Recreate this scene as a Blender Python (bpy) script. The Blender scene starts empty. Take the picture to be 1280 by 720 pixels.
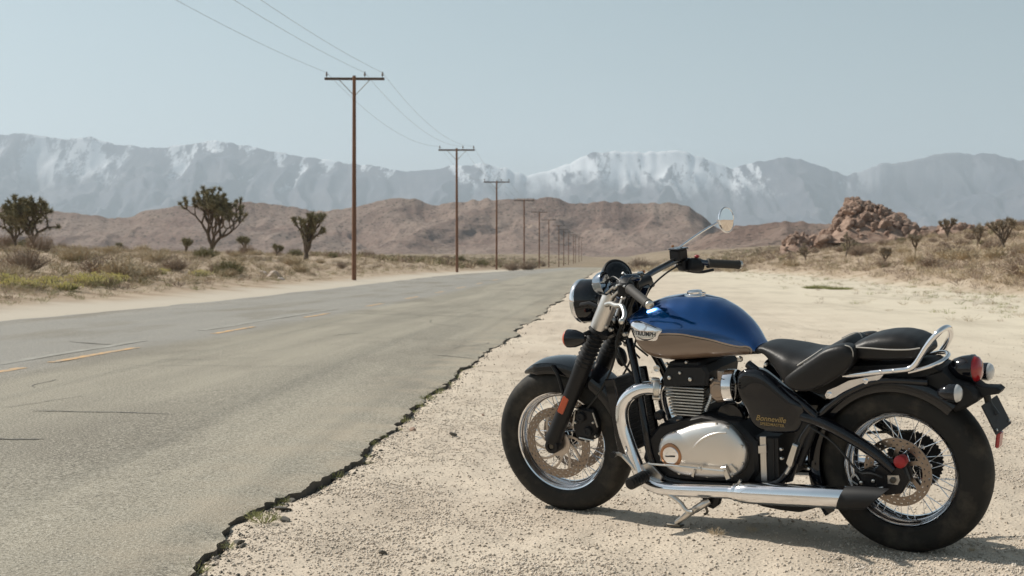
import bpy, bmesh, math, random
import numpy as np
from mathutils import Matrix, Vector
R = math.radians
scene = bpy.context.scene
col = scene.collection

# ---------------------------------------------------------------- camera
CAM_H, FPX, HORIZON = 1.055, 1800.0, 331.0         # metres, focal length and horizon row in 1280x720 pixels
CAM_YAW = math.atan(0.0683)                        # the road runs along +Y, the camera looks a little left of it
CAM_PITCH = math.atan((360 - HORIZON) / FPX)
cam_d = bpy.data.cameras.new('camera'); cam = bpy.data.objects.new('camera', cam_d); col.objects.link(cam)
cam.location = (0, 0, CAM_H); cam.rotation_euler = (math.pi/2 - CAM_PITCH, 0, CAM_YAW)
cam_d.sensor_width = 36; cam_d.lens = FPX * 36 / 1280
cam_d.clip_start = 0.1; cam_d.clip_end = 60000
cam_d.dof.use_dof = True; cam_d.dof.focus_distance = 6.0; cam_d.dof.aperture_fstop = 8.0
scene.camera = cam

# ---------------------------------------------------------------- sky and sun
SUN_AZ, SUN_EL = 157.0, 43.0       # azimuth counted from +X towards +Y, in degrees
w = bpy.data.worlds.new('World'); scene.world = w; w.use_nodes = True
nt = w.node_tree; nt.nodes.clear()
sky = nt.nodes.new('ShaderNodeTexSky'); sky.sky_type = 'NISHITA'; sky.sun_disc = False
sky.sun_elevation = R(SUN_EL); sky.sun_rotation = R(90 - SUN_AZ)
sky.altitude = 700; sky.air_density = 1.0; sky.dust_density = 2.0; sky.ozone_density = 1.6
hs = nt.nodes.new('ShaderNodeHueSaturation'); hs.inputs['Hue'].default_value = 0.456; hs.inputs['Saturation'].default_value = 0.62; hs.inputs['Value'].default_value = 1.0
bg = nt.nodes.new('ShaderNodeBackground'); bg.inputs['Strength'].default_value = 0.083
wo = nt.nodes.new('ShaderNodeOutputWorld')
nt.links.new(sky.outputs[0], hs.inputs['Color']); nt.links.new(hs.outputs[0], bg.inputs['Color']); nt.links.new(bg.outputs[0], wo.inputs['Surface'])
sun_d = bpy.data.lights.new('sun', 'SUN'); sun_d.energy = 5.0; sun_d.angle = R(0.53); sun_d.color = (1.0, 0.94, 0.84)
sun = bpy.data.objects.new('sun', sun_d); col.objects.link(sun)
sdir = Vector((math.cos(R(SUN_AZ))*math.cos(R(SUN_EL)), math.sin(R(SUN_AZ))*math.cos(R(SUN_EL)), math.sin(R(SUN_EL))))
sun.rotation_euler = sdir.to_track_quat('Z', 'Y').to_euler(); sun.location = (-20, 10, 30)
scene.view_settings.view_transform = 'Standard'; scene.view_settings.look = 'None'
scene.view_settings.exposure = 0.12; scene.view_settings.gamma = 1.0; scene.view_settings.use_curve_mapping = False
scene.cycles.use_denoising = True; scene.cycles.volume_bounces = 1; scene.cycles.max_bounces = 8
rng = np.random.default_rng(11); random.seed(5)

# ---------------------------------------------------------------- helpers: materials
def mat(name, base=(.5,.5,.5), rough=.6, metal=0.0, coat=0.0, spec=None, trans=0.0, emit=None):
    m = bpy.data.materials.new(name); m.use_nodes = True
    b = m.node_tree.nodes['Principled BSDF']
    b.inputs['Base Color'].default_value = (*base, 1); b.inputs['Roughness'].default_value = rough
    b.inputs['Metallic'].default_value = metal; b.inputs['Coat Weight'].default_value = coat; b.inputs['Coat Roughness'].default_value = .04
    if spec is not None: b.inputs['Specular IOR Level'].default_value = spec
    if trans: b.inputs['Transmission Weight'].default_value = trans
    return m
class N:
    """small node-tree writer"""
    def __init__(s, m): s.t = m.node_tree; s.b = s.t.nodes['Principled BSDF']
    def new(s, kind, **kw):
        n = s.t.nodes.new(kind)
        for k, v in kw.items(): setattr(n, k, v)
        return n
    def ln(s, a, b): s.t.links.new(a, b)
    def val(s, sock, v):
        if isinstance(v, bpy.types.NodeSocket): s.ln(v, sock)
        else: sock.default_value = v
    def math(s, op, a, b=0.0, c=None, clamp=False):
        n = s.new('ShaderNodeMath', operation=op); n.use_clamp = clamp
        s.val(n.inputs[0], a); s.val(n.inputs[1], b)
        if c is not None: s.val(n.inputs[2], c)
        return n.outputs[0]
    def pos(s): return s.new('ShaderNodeNewGeometry').outputs['Position']
    def obj(s): return s.new('ShaderNodeTexCoord').outputs['Object']
    def xyz(s, v):
        n = s.new('ShaderNodeSeparateXYZ'); s.ln(v, n.inputs[0]); return n.outputs
    def scale(s, v, sc, loc=(0,0,0)):
        n = s.new('ShaderNodeMapping'); s.ln(v, n.inputs['Vector']); n.inputs['Scale'].default_value = sc; n.inputs['Location'].default_value = loc; return n.outputs[0]
    def noise(s, v, sc, det=4, rough=.55, dist=0.0):
        n = s.new('ShaderNodeTexNoise'); s.ln(v, n.inputs['Vector']); n.inputs['Scale'].default_value = sc
        n.inputs['Detail'].default_value = det; n.inputs['Roughness'].default_value = rough; n.inputs['Distortion'].default_value = dist; return n.outputs[0]
    def voro(s, v, sc, feature='F1', out=0):
        n = s.new('ShaderNodeTexVoronoi', feature=feature); s.ln(v, n.inputs['Vector']); n.inputs['Scale'].default_value = sc; return n.outputs[out]
    def ramp(s, f, pts):
        n = s.new('ShaderNodeValToRGB'); s.ln(f, n.inputs[0]); e = n.color_ramp.elements
        while len(e) < len(pts): e.new(.5)
        for el, (p, c) in zip(e, pts):
            el.position = p; el.color = (c, c, c, 1) if isinstance(c, (int, float)) else (*c, 1)
        return n.outputs[0]
    def mix(s, f, a, b, mode='MIX'):
        n = s.new('ShaderNodeMix', data_type='RGBA', blend_type=mode); s.val(n.inputs[0], f)
        for i, v in ((6, a), (7, b)):
            if isinstance(v, bpy.types.NodeSocket): s.ln(v, n.inputs[i])
            else: n.inputs[i].default_value = (*v, 1)
        return n.outputs[2]
    def mapr(s, v, a, b, c=0.0, d=1.0, smooth=False):
        n = s.new('ShaderNodeMapRange'); n.interpolation_type = 'SMOOTHSTEP' if smooth else 'LINEAR'; s.val(n.inputs[0], v)
        for i, q in zip((1,2,3,4), (a,b,c,d)): n.inputs[i].default_value = q
        return n.outputs[0]
    def bump(s, h, strength, dist):
        n = s.new('ShaderNodeBump'); s.ln(h, n.inputs['Height']); n.inputs['Strength'].default_value = strength; n.inputs['Distance'].default_value = dist
        s.ln(n.outputs[0], s.b.inputs['Normal'])
    def color(s, c): s.ln(c, s.b.inputs['Base Color'])

# ---------------------------------------------------------------- helpers: geometry (verts array, faces list)
class Geo:
    def __init__(s): s.v = []; s.f = []; s.n = 0; s.m = []
    def add(s, g, mi=0):
        v, f = g
        s.v.append(np.asarray(v, float).reshape(-1, 3)); o = s.n
        s.f += [tuple(int(i) + o for i in q) for q in f]; s.m += [mi]*len(f); s.n += len(s.v[-1]); return s
    def get(s): return np.concatenate(s.v), s.f
def mesh_of(name, g, mats=(), sharp=38, smooth=True, mi=None):
    if isinstance(g, Geo):
        mi = g.m if any(g.m) else mi; g = g.get()
    me = bpy.data.meshes.new(name); me.from_pydata(np.asarray(g[0]).tolist(), [], g[1])
    if smooth:
        me.polygons.foreach_set('use_smooth', [True]*len(me.polygons))
        if sharp: me.set_sharp_from_angle(angle=R(sharp))
    for m in (mats if isinstance(mats, (list, tuple)) else [mats]): me.materials.append(m)
    if mi is not None: me.polygons.foreach_set('material_index', list(mi))
    me.update(); return me
def link(name, data, parent=None):
    o = bpy.data.objects.new(name, data); col.objects.link(o); o.parent = parent; return o
def obj(name, g, m, parent=None, sharp=38, smooth=True, mi=None):
    return link(name, mesh_of(name, g, m, sharp, smooth, mi), parent)
def tag(o, label=None, cat=None, group=None, kind=None):
    for k, v in (('label', label), ('category', cat), ('group', group), ('kind', kind)):
        if v: o[k] = v
    return o
def empty(name, loc, rz=0.0):
    o = bpy.data.objects.new(name, None); col.objects.link(o); o.location = loc; o.rotation_euler = (0, 0, rz); o.empty_display_size = .2; return o
def fast_mesh(name, V, F, m):
    """triangle soup from numpy arrays"""
    me = bpy.data.meshes.new(name); F = np.asarray(F, np.int32); k = F.shape[1]
    me.vertices.add(len(V)); me.vertices.foreach_set('co', np.asarray(V, np.float32).ravel())
    me.loops.add(F.size); me.loops.foreach_set('vertex_index', F.ravel())
    me.polygons.add(len(F)); me.polygons.foreach_set('loop_start', np.arange(0, F.size, k, dtype=np.int32))
    me.update(calc_edges=True); me.validate()
    for q in (m if isinstance(m, (list, tuple)) else [m]): me.materials.append(q)
    return me
def unit(v):
    v = np.asarray(v, float); return v/(np.linalg.norm(v)+1e-12)
def catmull(P, k=6, closed=False):
    P = np.asarray(P, float); n = len(P); out = []
    for i in range(n if closed else n-1):
        g = lambda j: P[j % n] if closed else P[min(max(j, 0), n-1)]
        a, b, c, d = g(i-1), g(i), g(i+1), g(i+2)
        for t in np.arange(k)/k:
            out.append(.5*((2*b)+(-a+c)*t+(2*a-5*b+4*c-d)*t*t+(-a+3*b-3*c+d)*t**3))
    if not closed: out.append(P[-1])
    return np.array(out)
def tube(P, r, n=10, cap=True, closed=False):
    P = np.asarray(P, float); m = len(P); r = np.full(m, r) if np.isscalar(r) else np.asarray(r, float)
    T = np.array([unit((P[(i+1) % m] if closed or i < m-1 else P[i]) - (P[i-1] if closed or i > 0 else P[i])) for i in range(m)])
    u = unit(np.cross(T[0], [0, 0, 1] if abs(T[0][2]) < .9 else [1, 0, 0])); V = []
    a = np.arange(n)/n*2*np.pi
    for i in range(m):
        u = unit(u - T[i]*u.dot(T[i])); b = np.cross(T[i], u)
        V.append(P[i] + r[i]*(np.cos(a)[:,None]*u + np.sin(a)[:,None]*b))
    F = [(i*n+j, i*n+(j+1) % n, ((i+1) % m)*n+(j+1) % n, ((i+1) % m)*n+j) for i in range(m if closed else m-1) for j in range(n)]
    V = np.concatenate(V)
    if cap and not closed: F += [tuple(range(n))[::-1], tuple(range((m-1)*n, m*n))]
    return V, F
def lathe(prof, origin=(0,0,0), axis=(0,1,0), n=32, closed=False):
    """prof: (radius, distance along axis)"""
    ax = unit(axis); u = unit(np.cross(ax, [0,0,1] if abs(ax[2]) < .9 else [1,0,0])); b = np.cross(ax, u)
    a = np.arange(n)/n*2*np.pi; V = []; m = len(prof)
    for r, d in prof: V.append(np.asarray(origin) + ax*d + r*(np.cos(a)[:,None]*u + np.sin(a)[:,None]*b))
    F = [(i*n+j, i*n+(j+1) % n, ((i+1) % m)*n+(j+1) % n, ((i+1) % m)*n+j) for i in range(m if closed else m-1) for j in range(n)]
    if not closed: F += [tuple(range(n))[::-1], tuple(range((m-1)*n, m*n))]
    return np.concatenate(V), F
def rings(RS, cap=True, flip=False):
    n = len(RS[0]); m = len(RS)
    F = [(i*n+j, i*n+(j+1) % n, (i+1)*n+(j+1) % n, (i+1)*n+j) for i in range(m-1) for j in range(n)]
    if cap: F += [tuple(range(n))[::-1], tuple(range((m-1)*n, m*n))]
    if flip: F = [f[::-1] for f in F]
    return np.concatenate(RS), F
def box(c, s, rot=None, bev=0.0):
    """box with chamfered edges along every side"""
    h = np.asarray(s, float)/2; b = min(bev, h.min()*.9) if bev else h.min()*.06
    RS = []
    for z, i in ((-h[2], b), (-h[2]+b, 0), (h[2]-b, 0), (h[2], b)):
        x, y = h[0]-i, h[1]-i; k = b if i == 0 else b*.5
        RS.append(np.array([(x, -y+k, z), (x, y-k, z), (x-k, y, z), (-x+k, y, z), (-x, y-k, z), (-x, -y+k, z), (-x+k, -y, z), (x-k, -y, z)]))
    v, f = rings(RS)
    if rot is not None: v = v @ np.asarray(rot).T
    return v + np.asarray(c), f
def rotm(ax, a):
    return np.array(Matrix.Rotation(a, 3, ax if isinstance(ax, str) else Vector(ax)))
# value noise
_T = np.random.default_rng(3).random((256, 256))
def vnoise(x, y):
    x, y = np.asarray(x, float), np.asarray(y, float); xi, yi = np.floor(x).astype(int), np.floor(y).astype(int); fx, fy = x-xi, y-yi
    fx, fy = fx*fx*(3-2*fx), fy*fy*(3-2*fy); g = lambda a, b: _T[a & 255, b & 255]
    return (g(xi,yi)*(1-fx)+g(xi+1,yi)*fx)*(1-fy)+(g(xi,yi+1)*(1-fx)+g(xi+1,yi+1)*fx)*fy
def fbm(x, y, o=4, gain=.5, ridged=False):
    s = 0; a = 1; t = 0
    for i in range(o):
        n = vnoise(x*2**i+17.3*i, y*2**i+5.1*i)
        if ridged: n = 1-abs(2*n-1)
        s = s+a*n; t += a; a *= gain
    return s/t
def sm(t): t = np.clip(t, 0, 1); return t*t*(3-2*t)

# ---------------------------------------------------------------- pixels to places
def ray(px, py):
    X, u = (px-640)/FPX, (360-py)/FPX; c, s = math.cos(CAM_PITCH), math.sin(CAM_PITCH)
    d = np.array([X, c+u*s, -s+u*c]); cy, sy = math.cos(CAM_YAW), math.sin(CAM_YAW)
    return np.array([d[0]*cy-d[1]*sy, d[0]*sy+d[1]*cy, d[2]])
def at(px, depth, py=331.0):
    d = ray(px, py); c, s = math.cos(CAM_YAW), math.sin(CAM_YAW)
    k = depth/(-s*d[0]+c*d[1]); return np.array([0, 0, CAM_H]) + d*k

# ================================================================ THE SETTING
ROAD_L, ROAD_R = -11.3, -1.45
def edge_x(y):
    y = np.asarray(y, float)
    e = .26*(fbm(y*.55+3, y*0+1.5, 2)-.5) + .13*(fbm(y*2.1, y*0+7.7, 3)-.5) + .07*(fbm(y*11, y*0+2.2, 3)-.5)
    return ROAD_R + e*(1+.5*sm((y-10)/30))
def road_z(y): return .35*sm((np.asarray(y, float)-30)/85)
def ground_z(x, y, fine=True):
    x, y = np.asarray(x, float), np.asarray(y, float); z = road_z(y)
    z = z + .2*sm((-x-11.5)/3.0) + 1.75*(1-np.exp(-np.maximum(0, -x-14)/13))
    z = z + 9*(1-np.exp(-.024*np.maximum(0, x-13)))
    far = sm((y-300)/900)
    z = z + 7*far + .9*(fbm(x/23+4, y/31, 3)-.5)*sm((abs(x+2)-14)/14)
    z = z - 1.0*sm((-y-20)/300)
    if fine:
        near = 1-sm((np.hypot(x, y)-25)/30)
        z = z + near*(.022*(fbm(x*.6+1, y*5.0, 3)-.5)*sm((x-.2)/1.2) + .036*(fbm(x*.9, y*.6, 3)-.5) + .030*(fbm(x*3.3+9, y*3, 3)-.5) + .020*(fbm(x*8+2, y*6, 3)-.5))*np.where(x > ROAD_R, 1, .4)
        z = z + .12*(fbm(x/3+2, y/4, 3)-.5)*sm((x-3)/8)*(1-sm((y-140)/200))
        e = edge_x(y)*1.0; on = ((x > ROAD_L+.1) & (x < e-.04)); z = z - .062*fbm(y*1.9+8, y*0+3, 3)*np.exp(-np.maximum(0, x-e)/.045)*(x > e-.045); z = np.where(on, z-.06, z)
    return z

def spaced(lo, hi, c0, c1, d0, grow):
    """coordinates: fine steps d0 between c0 and c1, growing outward"""
    a = list(np.arange(c0, c1, d0)); d = d0
    while a[-1] < hi: d *= grow; a.append(a[-1]+d)
    a[-1] = hi; d = d0
    while a[0] > lo: d *= grow; a.insert(0, a[0]-d)
    a[0] = lo; return np.array(a)
def sheet(X, Y, Z, name, m):
    ny, nx = X.shape; V = np.stack([X, Y, Z], -1).reshape(-1, 3)
    i = np.arange(ny-1)[:,None]*nx + np.arange(nx-1)[None]; i = i.ravel()
    F = np.stack([i, i+1, i+nx+1, i+nx], 1); me = fast_mesh(name, V, F, m)
    me.polygons.foreach_set('use_smooth', [True]*len(me.polygons)); return me

# ground material: pale roadside sand, browner earth under the brush
M_sand = mat('sand', rough=.95, spec=.15); n = N(M_sand); p = n.pos(); xx, yy, zz = n.xyz(p)
big = n.noise(p, .35, 4); mid = n.noise(n.scale(p, (1, .35, 1)), 1.7, 5); fin = n.noise(p, 26, 5, .7); grit = n.voro(p, 70)
c = n.mix(n.mapr(big, .35, .65), (.490, .415, .335), (.580, .503, .408))
c = n.mix(n.mapr(mid, .5, .75), c, (.41, .343, .272))
strk = n.noise(n.scale(p, (1.0, .22, 1)), .55, 6, .7); c = n.mix(n.mapr(xx, 1.0, 7.0, 0, .7, True), c, (.61, .555, .445)); c = n.mix(n.math('MULTIPLY', n.mapr(strk, .50, .66, 0, .6), n.mapr(xx, .5, 4.0)), c, (.375, .325, .255)); c = n.mix(n.mapr(xx, -10.5, -11.5), c, (.50, .445, .37))
c = n.mix(n.mapr(fin, .58, .74, 0, .5), c, (.34, .28, .225))
c = n.mix(n.mapr(fin, .42, .30, 0, .5), c, (.68, .59, .48))
edge = n.noise(p, .16, 4)
right = n.math('ADD', xx, n.math('MULTIPLY', edge, 5.0)); left = n.math('SUBTRACT', n.math('MULTIPLY', edge, 3.0), xx)
veg = n.math('MAXIMUM', n.mapr(right, 14.0, 17.5, 0, 1, True), n.mapr(left, 13.8, 15.5, 0, 1, True)); veg = n.math('MAXIMUM', veg, n.mapr(yy, 150, 270, 0, 1, True))
earth = n.mix(n.mapr(n.noise(p, .8, 5), .4, .65), (.33, .25, .18), (.45, .36, .27))
earth = n.mix(n.mapr(yy, 110, 300, 0, .85, True), earth, n.mix(n.mapr(n.noise(p, .09, 6, .7), .42, .60), (.15, .118, .078), (.30, .235, .165))); c = n.mix(veg, c, earth); n.color(c)
hh = n.math('ADD', n.math('MULTIPLY', fin, .5), n.math('ADD', n.math('MULTIPLY', grit, .3), n.math('MULTIPLY', mid, 1.2)))
n.bump(hh, 1.0, .010)
gx = spaced(-16000, 16000, -2.1, 3.6, .024, 1.05); gy = spaced(-4000, 22000, 3.4, 9.5, .030, 1.035)
X, Y = np.meshgrid(gx, gy)
tag(link('ground', sheet(X, Y, ground_z(X, Y), 'ground', M_sand)), kind='structure')

# road: one sheet with a broken right-hand edge and real thickness
M_asph = mat('asphalt', rough=.85, spec=.25); n = N(M_asph); p = n.pos(); xx, yy, zz = n.xyz(p)
ag = n.noise(p, 62, 2, .9); ag2 = n.voro(p, 130); lane = n.noise(n.scale(p, (.9, .045, 1)), 1.1, 5, .6); blot = n.noise(n.scale(p, (.6, .16, 1)), 1.3, 5)
c = n.mix(n.mapr(lane, .38, .62), (.225, .205, .162), (.330, .298, .235))
c = n.mix(n.mapr(xx, -6.0, -5.2, .75, 0, True), c, (.250, .245, .235))
c = n.mix(n.mapr(blot, .50, .66, 0, .8), c, (.172, .153, .120))
c = n.mix(n.mapr(ag, .50, .66, 0, .85), c, (.50, .46, .39)); c = n.mix(n.mapr(ag, .46, .32, 0, .9), c, (.055, .052, .046))
dust = n.math('MULTIPLY', n.mapr(xx, -2.4, -1.5, 0, .55, True), n.mapr(n.noise(p, 2.2, 5), .40, .68)); c = n.mix(dust, c, (.42, .35, .265)); n.color(c)
n.bump(n.math('ADD', ag, n.math('MULTIPLY', ag2, .7)), .55, .008)
ry = spaced(-60, 1400, 3.4, 16, .03, 1.03)
ex = edge_x(ry); ly = ROAD_L + .5*(fbm(ry*.4, ry*0+9, 3)-.5)
cols = np.array([0, .04, .12, .25, .4, .55, .7, .8, .88, .94, .975, .99, .997, 1.0])
X = ly[:,None] + (ex-ly)[:,None]*cols[None]; Yr_ = np.repeat(ry[:,None], len(cols), 1)
Zr_ = road_z(Yr_) + .014 + .020*sm((X-ROAD_L)/2)*sm((ROAD_R+.2-X)/2.5) + .012*(fbm(X*1.5, Yr_*.8, 3)-.5)
Zr_[:, -1] -= .020*(fbm(ry*14, ry*0, 2)); Zr_[:, -2] -= .016*fbm(ry*5+2, ry*0+4, 3); Zr_[:, -3] -= .008*fbm(ry*3+6, ry*0+4, 2); Zr_[:, 0] -= .01
X = np.concatenate([X[:, :1], X, X[:, -1:]+.006], 1); Yr_ = np.concatenate([Yr_[:, :1], Yr_, Yr_[:, -1:]], 1)
Zr_ = np.concatenate([Zr_[:, :1]-.12, Zr_, Zr_[:, -1:]-.12], 1)
M_face = mat('broken asphalt face', (.065, .059, .050), .9); me = sheet(X, Yr_, Zr_, 'road', [M_asph, M_face]); me.set_sharp_from_angle(angle=R(45)); nc_ = X.shape[1]-1; me.polygons.foreach_set('material_index', [1 if (i % nc_) in (0, nc_-1) else 0 for i in range(len(me.polygons))])
road = tag(link('road', me), kind='structure')
def road_top(x, y): return road_z(y) + .014 + .020*sm((x-ROAD_L)/2)*sm((ROAD_R+.2-x)/2.5) + .012*(fbm(x*1.5, y*.8, 3)-.5)
# painted centre dashes, worn through
M_yel = mat('worn yellow paint', rough=.8); n = N(M_yel); p = n.pos()
wear = n.mapr(n.noise(n.scale(p, (9, 2.5, 1)), 1.6, 6, .7), .42, .60); n.color(n.mix(wear, (.62, .36, .14), (.27, .25, .215)))
def strip(name, x0, x1, y0, y1, m, nseg=24, curve=0.0, lift=.004):
    t = np.linspace(0, 1, nseg); y = y0+(y1-y0)*t
    jx = .012*(fbm(y*3, y*0+.3, 2)-.5)
    X = np.stack([x0+jx+curve*(t-.5)**2, (x0+x1)/2+jx+curve*(t-.5)**2, x1+jx*.5+curve*(t-.5)**2], 1); Y = np.repeat(y[:,None], 3, 1)
    return link(name, sheet(X, Y, road_top(X, Y)+lift, name, m), road)
for y0, y1 in ((10.2, 13.9), (14.7, 17.4), (21.0, 23.4), (27.6, 29.9), (35, 37.4), (42, 44.6), (49.5, 52), (57, 60), (66, 69), (76, 79)):
    strip('lane_marking', -5.89-.006*(y0-14), -5.77-.006*(y0-14), y0, y1, M_yel)
M_old = mat('ghost of old white line', rough=.85); n = N(M_old); p = n.pos(); n.color(n.mix(n.mapr(n.noise(n.scale(p, (8, 1.5, 1)), 1.3, 6, .7), .36, .50), (.37, .352, .315), (.26, .247, .215)))
strip('lane_marking', -6.33, -6.20, 10.5, 19, M_old, 60); strip('lane_marking', -6.42, -6.27, 22, 33, M_old, 60)
# transverse dark lines and tar-filled cracks
M_tar = mat('tar', rough=.8); n = N(M_tar); p = n.pos(); n.color(n.mix(n.mapr(n.noise(p, 14, 4, .7), .40, .58), (.075, .070, .060), (.21, .19, .155)))
def tar(pts, wd):
    P = catmull(pts, 10); t = np.linspace(0, 1, len(P)); wv = wd*(.25+fbm(t*17+pts[0][0], t*0+pts[0][1], 3))*np.sin(np.pi*np.clip(t*.94+.03, 0, 1))**.5
    X = np.stack([P[:,0], P[:,0], P[:,0]], 1); Y = np.stack([P[:,1]-wv/2, P[:,1], P[:,1]+wv/2], 1)
    link('dark_line', sheet(X, Y, road_top(X, Y)+.0035, 'dark_line', M_tar), road)
def on_road(px, py): 
    d = ray(px, py); k = (CAM_H-.045)/-d[2]; return (d[0]*k, d[1]*k)
tar([on_road(*q) for q in ((38,511.5), (90,512.7), (150,513.3), (215,515))], .05)  # thin dark line drawn across the far lane
tar([on_road(*q) for q in ((-40,546), (0,546.5), (30,547), (58,546))], .06)
tar([on_road(*q) for q in ((395,390), (470,392), (560,394), (640,396.5), (668,397))], .07)  # long faint dark line drawn across the near lane
tar([on_road(*q) for q in ((405,420), (430,417), (455,415))], .12)
tar([on_road(*q) for q in ((540,441), (570,443), (600,445))], .07)
tar([on_road(*q) for q in ((385,560), (425,528), (462,506), (500,487))], .035)
tar([on_road(*q) for q in ((250,592), (300,570), (340,548))], .035)
tar([on_road(*q) for q in ((85,426), (125,429), (145,430))], .10)
# fine branching cracks, mostly across the lane
rc = np.random.default_rng(19)
for i in range(16):
    x = rc.uniform(-5.6, -1.9); y = 4.6*math.exp(rc.random()*1.9); along = rc.random() < .45
    P = [(x, y)]; a = (math.pi/2 if along else 0)+rc.normal()*.35
    for k in range(int(rc.integers(4, 9))):
        a += rc.normal()*.22; a += ((math.pi/2 if along else 0)-a)*.3; s = rc.uniform(.10, .26)*(1+y/18); P.append((min(P[-1][0]+math.cos(a)*s, -1.62), P[-1][1]+math.sin(a)*s))
        if rc.random() < .22 and len(P) > 2:
            b = a+rc.choice([-1, 1])*rc.uniform(.7, 1.2); Q = [P[-1]]
            for j in range(3): Q.append((min(Q[-1][0]+math.cos(b)*s*.6, -1.62), Q[-1][1]+math.sin(b)*s*.6)); b += rc.normal()*.3
            if not along: tar(Q, .006+.0006*y)
    if along: 
        Pn = np.array(P); X0 = catmull(Pn, 8); t = np.linspace(0, 1, len(X0)); wv = (.007+.0006*y)*(.3+fbm(t*13+x, t*0+y, 3)); X = np.stack([X0[:,0]-wv/2, X0[:,0], X0[:,0]+wv/2], 1); Y = np.repeat(X0[:,1:2], 3, 1)
        link('dark_line', sheet(X, Y, road_top(X, Y)+.0032, 'dark_line', M_tar), road)
    else: tar(P, .007+.0008*y)

# ---------------------------------------------------------------- hills and mountains: height fields in front of the horizon
def rid_mesh(name, X, Y, Z, m, rid):
    me = sheet(X, Y, Z, name, m); a = me.attributes.new('ridge', 'FLOAT', 'POINT'); a.data.foreach_set('value', rid.ravel().astype(np.float32)); return link(name, me)
def ridge_range(name, prof, d_crest, d_foot, d_back, z_foot, m, step=4, nrow=46, rough=.16, wave=90., aniso=.4, seed=0.0, px0=-1500, px1=2900):
    """terrain whose crest stands at d_crest metres and has the heights read from the photograph (pixel row per pixel column)"""
    px = np.arange(px0, px1+1, step).astype(float); pp = np.array(prof, float)
    crest = np.interp(px, pp[:,0], pp[:,1])
    out = (px < pp[0,0]) | (px > pp[-1,0]); crest = crest + np.where(out, 26*(fbm(px/170+seed, px*0+2, 3)-.5), 0)
    hc = (HORIZON-crest)/FPX*d_crest + CAM_H
    jit = (fbm(px/9+seed, px*0+1, 3)-.5)*d_crest/FPX*5
    v = np.concatenate([np.linspace(0, 1, nrow), 1+np.linspace(0, 1, 12)[1:]])
    lat = (px-640)/FPX
    PX, VV = np.meshgrid(px, v)
    depth = np.where(VV <= 1, d_foot+(d_crest-d_foot)*VV, d_crest+(d_back-d_crest)*(VV-1))
    wx, wy = (PX-640)/FPX*depth/wave, depth/wave
    qx = wx+.9*(fbm(wx*.7+seed, wy*.7+3, 3)-.5); qy = wy*aniso+.9*(fbm(wx*.7+9, wy*.7+seed, 3)-.5)
    rid = fbm(qx+seed, qy+seed*1.7, 7, .55, True)
    up = np.clip(VV, 0, 1); rid = (rid-rid.min())/(rid.max()-rid.min())
    h = z_foot + (hc[None]-z_foot)*np.clip(up**.95*(1-rough*(1-rid)*2.2*(1-up**3)), 0, 1)
    h = h + jit[None]*up**8
    h = np.where(VV > 1, z_foot+(hc[None]-z_foot)*(1-sm(VV-1)), h)
    h = np.where(VV == 0, z_foot-8, h)
    LX = np.repeat(lat[None], len(v), 0)*depth; cy, sy = math.cos(CAM_YAW), math.sin(CAM_YAW)
    return rid_mesh(name, LX*cy-depth*sy, LX*sy+depth*cy, h, m, rid)

M_mtn = mat('mountain rock and snow', rough=.95, spec=.1); n = N(M_mtn); p = n.pos(); xx, yy, zz = n.xyz(p)
g = n.new('ShaderNodeNewGeometry'); nx_, ny_, nz_ = n.xyz(g.outputs['Normal'])
rk = n.noise(p, .0022, 6, .65); c = n.mix(n.mapr(rk, .35, .65), (.050, .054, .076), (.105, .100, .115))
ps = n.scale(p, (1, .22, .6)); line = n.math('ADD', zz, n.math('MULTIPLY', n.noise(ps, .0011, 7, .7), 900.0))
ra = n.new('ShaderNodeAttribute'); ra.attribute_name = 'ridge'; patch = n.mapr(n.math('ADD', n.math('MULTIPLY', n.noise(ps, .0075, 7, .72), 1.2), n.math('MULTIPLY', ra.outputs['Fac'], -.9)), .02, .13)
region = n.mapr(n.noise(n.scale(p, (.00020, .00012, 0), (1.6, .3, 0)), 1.0, 2), .33, .50)
snow = n.math('MULTIPLY', n.math('MULTIPLY', n.mapr(line, 1130, 1420, 0, 1, True), patch), region)
snow = n.math('MULTIPLY', snow, n.mapr(xx, 1500, 3200, 1, .12, True)); snow = n.math('MULTIPLY', snow, .8); c = n.mix(snow, c, (.86, .88, .92)); n.color(c)
MT = [(-60,170),(0,167),(40,168),(75,174),(115,171),(145,181),(185,185),(225,182),(270,175),(300,181),(330,187),(370,195),(400,199),(460,207),(510,214),(540,211),(570,208),(600,204),(630,210),(655,219),(690,212),(715,202),(740,192),(770,189),(800,191),(825,188),(850,188),(868,194),(885,200),(915,211),(945,203),(975,198),(1000,199),(1030,209),(1060,220),(1080,212),(1100,205),(1140,200),(1165,195),(1195,191),(1240,194),(1280,200),(1340,196)]
tag(ridge_range('mountains', MT, 15000, 11300, 19500, 40, M_mtn, 3, 120, .72, 1000., .34, 1.7), kind='structure')

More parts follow.
